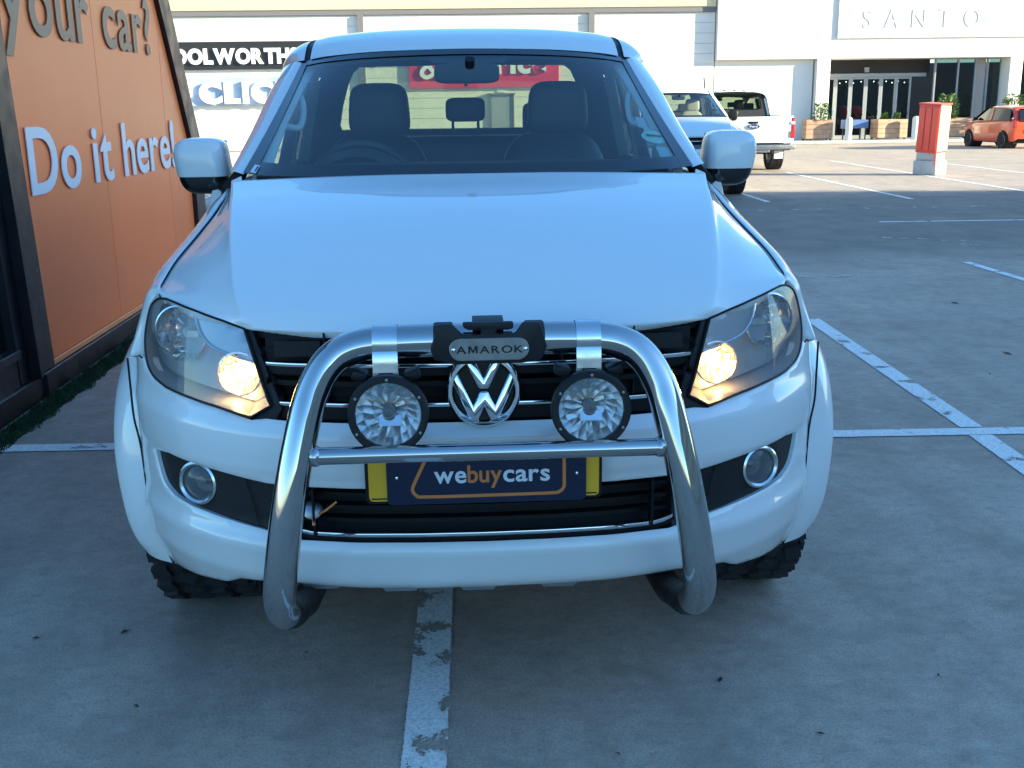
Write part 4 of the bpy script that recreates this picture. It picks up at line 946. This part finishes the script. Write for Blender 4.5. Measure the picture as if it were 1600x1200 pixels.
kb(wp([(3.40,.005),(3.44,.005),(3.44,.13),(3.40,.13)], .03, .05), 'beam_stiffener', M['kiosk_black'])
kb(wp([(.6,.13),(3.17,.13),(3.17,.27),(.6,.27)], -.10, .0), 'kick_panel', M['kiosk_black'])
kb(wp([(.6,.27),(3.17,.27),(3.17,.32),(.6,.32)], -.10, .025), 'window_sill', M['kiosk_black'], bevel=(.004,1))
kb(wp([(.6,.32),(3.17,.32),(2.90,3.2),(.6,3.2)], -.045, -.037), 'kiosk_window', M['kiosk_glass'], smooth=0)
b = MB(); b.bx(-4.9,-2.33,.6,6.2,3.2,3.32); kb(b, 'kiosk_roof', M['kiosk_black'])
b = MB(); b.bx(-4.9,-4.8,.6,6.1,.0,3.2); kb(b, 'back_wall', M['orange'])
b = MB(); b.bx(-4.8,-2.45,.6,.7,0,3.2); kb(b, 'end_wall', M['alu'])
b = MB(); b.bx(-4.8,-2.42,3.3,3.4,0.11,3.2); kb(b, 'partition', M['alu'])
b = MB(); b.bx(-4.8,-2.45,.7,7.3,.005,.10); kb(b, 'floor_slab', M['alu'])
lw = KI @ wf
for wd, x0, x1, zz, cap, m in (('your car?', 3.47, 6.27, 1.90, .385, 'letter_grey'), ('Do it here!', 3.61, 6.68, 1.065, .355, 'letter_white')):
    letters(wd, lw @ Matrix.Translation((0,zz,.006)), x0, x1, cap, M[m], ki, .006, .016, .085, .30, name='sign_letter')
rnd = random.Random(11); b = MB()
b.add([(-2.262,1.0,.002),(-2.13,1.0,.002),(-2.13,7.2,.002),(-2.262,7.2,.002)], [(0,1,2,3)])
for i in range(16000):
    y = rnd.uniform(1.2, 7.2); x = -2.262+.14*rnd.random()**1.1 + .03*(.5+.5*math.sin(y*9)+.5*math.sin(y*23))*rnd.random(); h = rnd.uniform(.010,.032); a = rnd.uniform(0,6.28); wd = .003
    dx, dy = math.cos(a)*wd, math.sin(a)*wd; l = rnd.uniform(-.012,.012), rnd.uniform(-.012,.012)
    b.add([(x-dx,y-dy,.001),(x+dx,y+dy,.001),(x+l[0],y+l[1],h)], [(0,1,2)])
tag(b.build('turf_strip', M['turf'], smooth=0), kind='stuff')
# ------------------------------------------------------------------ shopping centre across the car park
Yw = 40.0
sc1 = empty('shopping_centre', (-8,Yw,0)); tag(sc1, 'long pale shopping centre wall with horizontal cladding behind the pickup', 'building')
def part(parent, name, m, build, **k):
    b = MB(); build(b); o = parent.location; b.v = [(x-o.x, y-o.y, z-o.z) for x, y, z in b.v]; return b.build(name, m, parent, **k)
part(sc1, 'wall', M['wall'], lambda b: b.bx(-40,9.79,Yw+.03,Yw+1,0,8))
nb = 13; hz = 4.83/nb; xs_ = [-40,-24,-14.5,-6.9,-3.33,5.1,9.79]
for k in range(nb):
    for j in range(len(xs_)-1):
        part(sc1, 'cladding_board', M['board'], lambda b: b.bx(xs_[j]+.006, xs_[j+1]-.006, Yw-.0, Yw+.028, k*hz+.008, (k+1)*hz-.008))
part(sc1, 'fascia', M['cream'], lambda b: b.bx(-40,9.79,Yw-.12,Yw+.03,5.02,8.2), bevel=(.02,1))
part(sc1, 'soffit_beam', M['pipe'], lambda b: b.bx(-40,9.79,Yw-.08,Yw-.001,4.84,5.018))
for x in (-3.42, 5.13, -12.0): part(sc1, 'downpipe_post', M['pipe'], lambda b: b.bx(x-.11,x+.11,Yw-.12,Yw-.002,0,4.838))
dr = part(sc1, 'service_door', M['alu'], lambda b: b.bx(1.36,2.15,Yw-.05,Yw-.002,.0,1.90)); part(sc1, 'door_frame', M['pipe'], lambda b: (b.bx(1.30,1.355,Yw-.09,Yw-.002,0,1.95), b.bx(2.155,2.21,Yw-.09,Yw-.002,0,1.95), b.bx(1.22,2.25,Yw-.16,Yw-.002,1.955,2.0)))
part(sc1, 'door_number', M['white_print'], lambda b: b.bx(1.57,1.88,Yw-.03,Yw-.002,2.03,2.2))
def sign(name, label, x0, x1, z0, z1, m, d=.14):
    s = empty(name, ((x0+x1)/2, Yw-.02, z0)); tag(s, label, 'sign', 'shop signs on the shopping centre wall')
    part(s, 'sign_board', m, lambda b: b.bx(x0,x1,Yw-d,Yw-.003,z0,z1), bevel=(.012,1)); return s
def sl(s, word, x0, x1, z, cap, m, d=.14, **k):
    o = s.location; letters(word, frame((-o.x, Yw-d-.008-o.y, z-o.z), (1,0,0), (0,0,1)), x0, x1, cap, m, s, name='sign_letter', **k)
s = sign('black_sign', 'long black shop sign with white capital letters, above the blue sign', -11.6, -4.9, 2.97, 3.95, M['sign_black']); sl(s, 'WOOLWORTHS', -11.15, -5.72, 3.19, .56, M['letter_white'], thick=.06, bold=.055, gap=.03)
s = sign('blue_sign', 'blue shop sign with raised white letters, below the black sign', -11.2, -4.6, 1.67, 2.68, M['sign_blue']); sl(s, 'CLICKS', -9.45, -5.1, 1.79, .80, M['letter_white'], thick=.10, bold=.05, gap=.07)
part(s, 'sign_disc', M['letter_white'], lambda b: (b.lathe([(.40,0),(.40,.08),(.30,.08),(.30,0)], 28, axis_frame((-10.1,Yw-.15,2.19),(0,-1,0))), b.box((-10.1,Yw-.19,2.19),(.12,.06,.78),Matrix.Rotation(.7,4,'Y')), b.box((-10.1,Yw-.19,2.19),(.12,.05,.78),Matrix.Rotation(-.7,4,'Y'))))
s = sign('red_sign', 'wide red shop sign with white letters seen through the pickup cab', -1.70, 3.90, 2.20, 4.0, M['sign_red']); sl(s, '&', -1.30, -.45, 2.55, .95, M['letter_white'], thick=.08, bold=.01); sl(s, 'price', .95, 3.42, 2.74, .74, M['letter_white'], thick=.08, bold=.05, gap=.06)
lwl = empty('low_wall', (-8,28.4,0)); tag(lwl, 'low white wall across the car park on the left behind the pickup', 'wall'); part(lwl, 'wall', M['white_wall'], lambda b: b.bx(-14,-2.6,28.3,28.5,0,.42)); part(lwl, 'coping', M['concrete'], lambda b: b.bx(-14.05,-2.55,28.26,28.54,.42,.47))
# right-hand block with the shopfront
sf_ = empty('shopfront_block', (16,Yw,0)); tag(sf_, 'white shopfront block with overhanging fascia and glazed folding doors on the right', 'building')
part(sf_, 'fascia_box', M['white_wall'], lambda b: b.bx(9.82,40,Yw-.25,Yw+1.5,3.09,9), bevel=(.02,1))
part(sf_, 'wall', M['white_wall'], lambda b: b.bx(9.82,13.60,Yw+.01,Yw+1.2,0,3.085))
part(sf_, 'column', M['white_wall'], lambda b: b.bx(13.66,14.18,Yw-.25,Yw+1.2,0,3.086), bevel=(.02,1))
part(sf_, 'column', M['white_wall'], lambda b: b.bx(21.12,21.62,Yw-.25,Yw+.6,0,3.086), bevel=(.02,1))
part(sf_, 'raised_board', M['white_wall'], lambda b: b.bx(14.36,30,Yw-.32,Yw-.252,3.82,9), bevel=(.01,1))
o = sf_.location; letters('SANTO', frame((-o.x,Yw-.325-o.y,4.18),(1,0,0),(0,0,1)), 15.3, 19.75, .64, M['white_wall'], sf_, .014, -.01, .62, name='fascia_letter')
Yd = Yw+.9
part(sf_, 'dark_interior', M['lamp_dark'], lambda b: (b.bx(14.2,40,Yd+4,Yd+4.1,0,3.08), b.bx(14.2,40,Yd+.1,Yd+4,.0,.02), b.bx(14.2,14.3,Yd+.1,Yd+4,0,3.08)))
part(sf_, 'transom_panel', M['sign_black'], lambda b: b.bx(14.19,18.5,Yd,Yd+.06,2.58,3.085))
part(sf_, 'header_rail', M['alu'], lambda b: b.bx(14.19,18.35,Yd-.08,Yd+.05,2.44,2.578), bevel=(.01,1))
part(sf_, 'wall_lamp', M['alu'], lambda b: b.bx(15.9,16.05,Yd-.15,Yd-.002,2.62,2.8))
for k in range(6):
    x0 = 14.20+.60*k
    d = part(sf_, 'folding_door', M['alu'], lambda b: (b.bx(x0,x0+.075,Yd-.04,Yd+.04,.12,2.435), b.bx(x0+.525,x0+.597,Yd-.04,Yd+.04,.12,2.435), b.bx(x0+.077,x0+.523,Yd-.03,Yd+.03,2.36,2.435), b.bx(x0+.077,x0+.523,Yd-.03,Yd+.03,.12,.24)))
    b = MB(); b.bx(x0+.077,x0+.523,Yd-.006,Yd+.006,.24,2.36); b.v = [(x-16,y-Yw,z) for x,y,z in b.v]; b.build('pane', M['shop_glass'], d, smooth=0)
    b = MB(); b.bx(x0+.50,x0+.53,Yd-.07,Yd-.045,1.0,1.2); b.v = [(x-16,y-Yw,z) for x,y,z in b.v]; b.build('handle', M['chrome'], d)
for x0, x1, m in ((18.5,19.4,'shop_glass'),(19.4,20.08,'shop_glass'),(20.08,20.52,'bldg'),(20.6,21.1,'shop_glass'),(21.65,24,'shop_glass')):
    part(sf_, 'shop_window', M[m], lambda b: b.bx(x0+.03,x1-.03,Yd-.5,Yd-.49,.12,3.05), smooth=0)
for x in (18.5,19.4,20.08,20.56,21.66,22.8): part(sf_, 'mullion', M['alu'], lambda b: b.bx(x-.028,x+.028,Yd-.56,Yd-.44,.121,3.08))
rnd = random.Random(4)
M['fairy'] = mat('string_bulb', (1,.9,.7), .3, emit=((1,.85,.6), 2.5))
for k in range(14): part(sf_, 'string_lamp', M['fairy'], lambda b: b.lathe([(0,-.03),(.028,0),(0,.03)], 8, Matrix.Translation((14.4+.26*k+rnd.uniform(-.05,.05),Yd+.5,2.28-.05*(k % 2)))))
pv = empty('pavement', (17,38.6,0)); tag(pv, kind='structure'); part(pv, 'paving', M['rose_film'], lambda b: b.bx(11.5,40,38.35,Yw+.9,0,.119)); part(pv, 'kerb', M['concrete'], lambda b: b.bx(11.5,40,38.2,38.348,0,.125), bevel=(.015,1))
# planters, plants, bollards
def plant(name, label, c, r, h, n, seed, spiky=False, parent=None):
    rnd = random.Random(seed); b = MB()
    for i in range(n):
        a = rnd.uniform(0,6.283); q = rnd.random()**.5; z = rnd.random()
        p = Vector((c[0]+r*q*math.cos(a)*(1-.4*z), c[1]+r*q*math.sin(a)*(1-.4*z), c[2]+h*z)); s = rnd.uniform(.04,.085)
        d = Vector((math.cos(a),math.sin(a),rnd.uniform(-.2,1.0))).normalized(); t = d.cross(Vector((rnd.uniform(-1,1),rnd.uniform(-1,1),rnd.uniform(-1,1)))).normalized()
        L_ = s*(2.6 if spiky else 1.2)
        b.add([p, p+d*L_*.5+t*s*.45, p+d*L_, p+d*L_*.5-t*s*.45], [(0,1,2,3)])
    pr_ = empty(name, c); tag(pr_, label, 'plant'); b.v = [tuple(Vector(v)-Vector(c)) for v in b.v]; tag(b.build('foliage', M['leaf'], pr_, smooth=0), kind='stuff')
    b = MB()
    for k in range(4): b.tube([(0,0,-.02),(.06*math.cos(k*1.6),.06*math.sin(k*1.6),h*.8)], .012, 5)
    b.build('stem', M['soil'], pr_)
def planter(c, w_, d_, h_, label, rz=0):
    p = empty('wooden_planter', c, rz); tag(p, label, 'planter', 'wooden planters along the shopfront')
    n = 4; ph = (h_-.06)/n
    for k in range(n):
        z0 = .06+k*ph+.004; z1 = .06+(k+1)*ph-.004
        for sx0, sx1, sy0, sy1 in ((-w_/2,w_/2,-d_/2,-d_/2+.025),(-w_/2,w_/2,d_/2-.025,d_/2),(-w_/2,-w_/2+.025,-d_/2+.027,d_/2-.027),(w_/2-.025,w_/2,-d_/2+.027,d_/2-.027)):
            b = MB(); b.bx(sx0,sx1,sy0,sy1,z0,z1); b.build('plank', M['wood'], p, bevel=(.004,1))
    b = MB(); b.bx(-w_/2+.03,w_/2-.03,-d_/2+.03,d_/2-.03,.05,h_-.04); b.build('soil', M['soil'], p)
    b = MB()
    for sx in (-1,1):
        for sy in (-1,1): b.bx(sx*(w_/2-.06)-.03,sx*(w_/2-.06)+.03,sy*(d_/2-.06)-.03,sy*(d_/2-.06)+.03,0,.05)
    b.build('foot', M['soil'], p)
zp = .122
planter((13.60,39.15,zp),1.02,.55,.76,'low wooden planter with a leafy shrub beside the white column'); plant('leafy_shrub','leafy green shrub growing in the planter by the white column',(13.72,39.15,zp+.72),.33,.62,420,1)
planter((16.35,39.15,zp),1.20,.60,.74,'slatted wooden planter with small seedlings in front of the folding doors',.12)
for x in (16.15,16.62): plant('small_seedling','small green seedling in the planter in front of the folding doors' if x < 16.3 else 'small yellow-green seedling at the right end of the slatted planter',(x,39.12,zp+.70),.13,.26,90,int(x*10))
planter((19.0,39.3,zp),1.0,.55,.76,'wooden planter half hidden behind the red cabinet'); plant('tall_shrub','taller green shrub rising behind the red cabinet',(18.62,39.3,zp+.72),.36,.85,420,5,True)
plant('spiky_plant','spiky green plant behind the roof of the red hatchback',(20.9,38.8,zp+.55),.42,1.0,420,6,True)
planter((20.9,38.8,zp),.7,.6,.6,'wooden planter hidden behind the red hatchback')
bm_ = MB(); bm_.lathe([(.12,0),(.12,.72),(.11,.78),(.075,.83),(0,.845)], 20); bme = bm_.mesh('bollard'); bme.materials.append(M['white_wall'])
for x, y, lb in ((14.62,38.62,'white round-topped bollard left of the slatted planter'),(17.15,38.62,'white round-topped bollard right of the slatted planter'),(19.95,38.62,'white round-topped bollard in front of the nose of the red hatchback')):
    o = bpy.data.objects.new('bollard', bme); o.location = (x,y,.122); C.objects.link(o); tag(o, lb, 'bollard', 'bollards along the shopfront kerb')
tb = empty('cafe_table', (15.15,39.5,zp)); tag(tb, 'small cafe table with blue cloth between the planters', 'table')
b = MB(); b.bx(-.4,.4,-.35,.35,.70,.73); b.bx(-.41,-.40,-.35,.35,.40,.73); b.bx(-.40,.40,-.36,-.35,.42,.73); b.build('cloth', M['cloth_blue'], tb)
for sx in (-1,1):
    for sy in (-1,1): b = MB(); b.bx(sx*.33-.02,sx*.33+.02,sy*.28-.02,sy*.28+.02,0,.70); b.build('leg', M['lamp_dark'], tb)
M['cab_sunlit_side'] = mat('cabinet_sunlit_side', (.80,.50,.24), .45, noise=(3,.06))  # orange side, paled so its colour carries the sun on that face
# red cabinet on a concrete plinth
rc = empty('red_cabinet', (9.85,20.35,0), R(-52)); rc.scale = (.86,.86,1); tag(rc, 'tilted red utility cabinet on a pale concrete plinth in the car park', 'cabinet')
b = MB(); b.prism([(-.30,-.26),(.30,-.26),(.30,.26),(-.30,.26)], .30); b.prism([(-.26,-.22),(.26,-.22),(.26,.22),(-.26,.22)], .20, Matrix.Translation((0,0,.30))); b.build('plinth', M['concrete'], rc, bevel=(.03,2))
tl = Matrix.Translation((0,0,.46)) @ Matrix.Rotation(.05,4,'Y') @ Matrix.Rotation(.03,4,'X')
def rb(name, m, *a, **k):
    b = MB(); b.bx(*a); b.v = [tuple(tl @ Vector(v)) for v in b.v]; return b.build(name, m, rc, **k)
rb('cabinet_body', M['red_box'], -.27,.27,-.25,.25,0,.96, bevel=(.012,2))
rb('cabinet_lid', M['red_box'], -.29,.29,-.27,.27,.962,.995, bevel=(.008,1))
for x0, x1 in ((-.25,-.10),(-.08,.07),(.09,.25)): rb('cabinet_door', M['red_box'], x0,x1,-.268,-.252,.05,.92, bevel=(.006,1))
rb('side_panel', M['cab_sunlit_side'], .2705,.283,-.235,.235,.04,.93, bevel=(.004,1))
rb('corner_post', M['red_box'], .275,.305,-.305,-.275,-.22,.96)
# ------------------------------------------------------------------ other vehicles
def set_mat(o, m): o.material_slots[0].link = 'OBJECT'; o.material_slots[0].material = m
def walk(o):
    yield o
    for c in o.children: yield from walk(c)
skip = ('bull_bar','dealer_plate','plate_holder','number_plate','barcode_sticker','emblem_ring','oval_sticker','licence_disc','tow_hook','loose_wire','lit_bulb','skid_tab','wheel_arch_flare')
car1 = copy_tree(truck, None, skip); car1.name = 'parked_car'; car1.location = (3.86,15.35,0); car1.rotation_euler = (0,0,0)
tag(car1, 'white car with beige seats parked nose-on behind the right door mirror of the foreground pickup', 'car')
for o in walk(car1):
    k = o.name.split('.')[0]
    if k in ('front_seat','headrest','rear_seat','seat_cushion'): set_mat(o, M['beige'])
    if k in ('door_mirror',): set_mat(o, M['black_plastic'])
b = MB(); b.lathe([(.085,0),(.09,.012),(.075,.012),(.072,0)], 28, axis_frame((.09,.03,.74),(0,-1,0))); b.box((.085,.02,.745),(.018,.02,.10),Matrix.Rotation(.35,4,'Y')); b.box((.10,.02,.708),(.09,.02,.018)); b.build('badge', M['chrome'], car1)
b = MB(); b.bx(-.75,.75,.02,.05,.42,.86); b.build('dark_grille', M['gloss_black'], car1, bevel=(.01,2))
b = MB(); b.tube(spline([(.70,2.9,1.70),(.68,2.75,1.83),(.62,2.55,1.95)], 4), .012, 6); b.build('aerial', M['black_plastic'], car1)
car2 = copy_tree(truck, None, skip); car2.name = 'parked_pickup'; car2.location = (6.52,27.15,0); car2.rotation_euler = (0,0,math.pi)
tag(car2, 'white pickup parked with its tailgate and oval badge towards the camera', 'pickup truck')
# oval badge with script lettering, bumper step, number plate
bl = frame((0,5.19,1.0),(-1,0,0),(0,0,1))
b = MB(); b.prism([(.145*math.cos(a),.058*math.sin(a)) for a in [2*math.pi*k/32 for k in range(32)]], .014, bl); bd = b.build('oval_badge', M['strap'], car2)
b = MB(); b.prism([(.13*math.cos(a),.046*math.sin(a)) for a in [2*math.pi*k/32 for k in range(32)]], .004, bl @ Matrix.Translation((0,0,.0141))); b.build('badge_field', M['navy_blue'], bd)
letters('Ford', bl @ Matrix.Translation((0,-.022,.0185)), -.085,.085,.048, M['letter_white'], bd, .003, .0, .04, join=True, name='badge_lettering')
for s in (-1,1):
    b = MB(); b.bx(s*.60-.10,s*.60+.10,5.15,5.165,.30,.60); b.build('mud_flap', M['letter_white'], car2)
b = MB(); b.bx(-.9,.9,5.18,5.36,.50,.60); b.bx(-.35,.35,5.2,5.34,.44,.5); b.tube([(0,5.3,.42),(0,5.42,.42),(0,5.42,.48)], .025, 8); b.build('tow_bar', M['plate_steel'], car2, bevel=(.02,2))
for s in (-1,1):
    b = MB(); b.bx(s*.885-.045,s*.885+.045,5.186,5.20,.76,.90); b.build('tail_lens', M['tail'], car2); b = MB(); b.bx(s*.885-.04,s*.885+.04,5.186,5.20,1.04,1.10); b.build('tail_lens', M['letter_white'], car2)
# red hatchback
hb = empty('red_hatchback', (18.05,33.5,0), R(2)); hb.scale = (.9,.92,.9); tag(hb, 'red five-door hatchback parked facing the shopfront at the far right', 'car')
Wd = .80
st = [(-1.76,.34,.70,.70,.80),(-1.70,.26,.98,.98,.92),(-1.30,.22,.98,1.0,1.0),(-.4,.20,.96,.97,1.0),(.55,.20,.94,.95,1.0),(.95,.20,.92,.95,1.0),(1.45,.22,.80,.84,.97),(1.70,.26,.64,.68,.88),(1.78,.34,.50,.52,.75)]
rows = [[(0,y,zt),(Wd*k*.55,y,zt),(Wd*k*.93,y,zb+.0),(Wd*k,y,(zl+zb)/2+.08),(Wd*k*.97,y,zl+.06),(Wd*k*.85,y,zl)] for y, zl, zb, zt, k in st]
b = MB(); b.loft([[(-x, y, z) for x, y, z in r[:0:-1]] + r for r in rows], 4, 4, True)
nc_ = 1+4*10; b.f.append(tuple(range(nc_))); b.f.append(tuple(range(len(b.v)-nc_, len(b.v)))[::-1])
b.build('body', M['red_paint'], hb, smooth=50)
gh = [(-1.72,1.0,.70),(-1.52,1.40,.66),(-1.1,1.475,.63),(-.3,1.49,.63),(.10,1.44,.62),(.95,.97,.68)]
rows = [[(0,y,z),(w_*.6,y,z-.005),(w_*.93,y,z-.05),(w_+.05*(1.5-z),y,max(.96,z-.12))] for y, z, w_ in gh]
b = MB(); b.loft([[(-x, y, z) for x, y, z in r[:0:-1]] + r for r in rows], 4, 5, True); b.build('roof', M['red_paint'], hb, smooth=50)
b = MB()
for s in (1,-1):
    pl = [(.76*s,y,.95) for y in (-1.66,)]; 
    b.grid([[(s*(.765-(z-.95)*.24), y, z) for y, z in r] for r in ([(-1.62,.95),(.0,.95),(.92,.95)], [(-1.44,1.36),(-.2,1.40),(.16,1.38)])], s > 0)
b.build('side_glazing', M['gloss_black'], hb, rim=(.05,.002))
b = MB(); b.bx(.735,.76,-.32,-.25,.95,1.38); b.bx(-.76,-.735,-.32,-.25,.95,1.38); b.v = [(x-(.24*(z-.95))*(1 if x > 0 else -1)+.03*(1 if x > 0 else -1), y, z) for x, y, z in b.v]; b.build('door_pillar', M['red_paint'], hb)
b = MB(); b.add([(-.56,-1.755,.96),(.56,-1.755,.96),(.50,-1.585,1.34),(-.50,-1.585,1.34)], [(0,3,2,1)]); b.v = [(x,y-.03,z) for x,y,z in b.v]; b.build('tailgate_window', M['gloss_black'], hb, rim=(.05,.002), smooth=0)
for s in (1,-1):
    b = MB(); b.bx(s*.66-.07,s*.66+.07,-1.79,-1.70,.72,.98); b.build('tail_lamp', M['tail'], hb, bevel=(.015,2))
    b = MB(); b.box((s*.86,.62,1.02),(.16,.10,.11)); b.build('door_mirror', M['black_plastic'], hb, bevel=(.02,2))
    for y in (1.14,-1.22): add_wheel(hb, s*.725, y, .29, .75)
    for y in (1.14,-1.22): b = MB(); b.lathe([(.335,0),(.335,.405),(0,.405)], 28, axis_frame((s*.40,y,.30),(s,0,0))); b.build('wheel_well', M['dark'], hb)
b = MB(); b.bx(-.26,.26,-1.80,-1.77,.55,.66); b.build('number_plate', M['yellow'], hb)
b = MB(); b.bx(-.6,.6,-1.6,1.6,.18,.5); b.build('underbody', M['dark'], hb)
# ------------------------------------------------------------------ neighbouring building, off to the right of the car park, whose shade covers the bays
nbh = empty('neighbour_building', (60,-10,0)); tag(nbh, 'large plain building to the right of the car park casting the shade', 'building')
H_ = 12.0; s_ = H_/math.tan(SUN_EL)
P0 = Vector((9.48,15.9)); P1 = Vector((5.0,16.6)); dd = (P1-P0).normalized(); off = Vector((SUN_H.x, SUN_H.y))*s_
e0 = P0+off+dd*24; e1 = P0+off-dd*30; pp = Vector((-dd.y, dd.x)); pp = pp if pp.y < 0 else -pp
poly = [e0, e1, e1+pp*60, e0+pp*60]; poly = [(p.x-60, p.y+10) for p in poly]
A = sum(poly[i][0]*poly[(i+1) % 4][1]-poly[(i+1) % 4][0]*poly[i][1] for i in range(4)); poly = poly if A > 0 else poly[::-1]
b = MB(); b.prism(poly, H_); b.build('walls', M['bldg'], nbh, smooth=0)
nx, ny = (e0+pp*0-Vector((60,-10))); wdir = Vector((pp.x, pp.y, 0)); wn = Vector((dd.x, dd.y, 0))
for i in range(9):
    for j in range(3):
        p = Vector((nx, ny, 0))+wdir*(4+6*i)+wn*.02+Vector((0,0,2+3.4*j)); b = MB(); q = wdir*1.3
        b.add([p-q, p+q, p+q+Vector((0,0,1.8)), p-q+Vector((0,0,1.8))], [(0,1,2,3)]); b.v = [tuple(Vector(v)+wn*.03) for v in b.v]; b.build('window', M['gloss_black'], nbh, smooth=0)
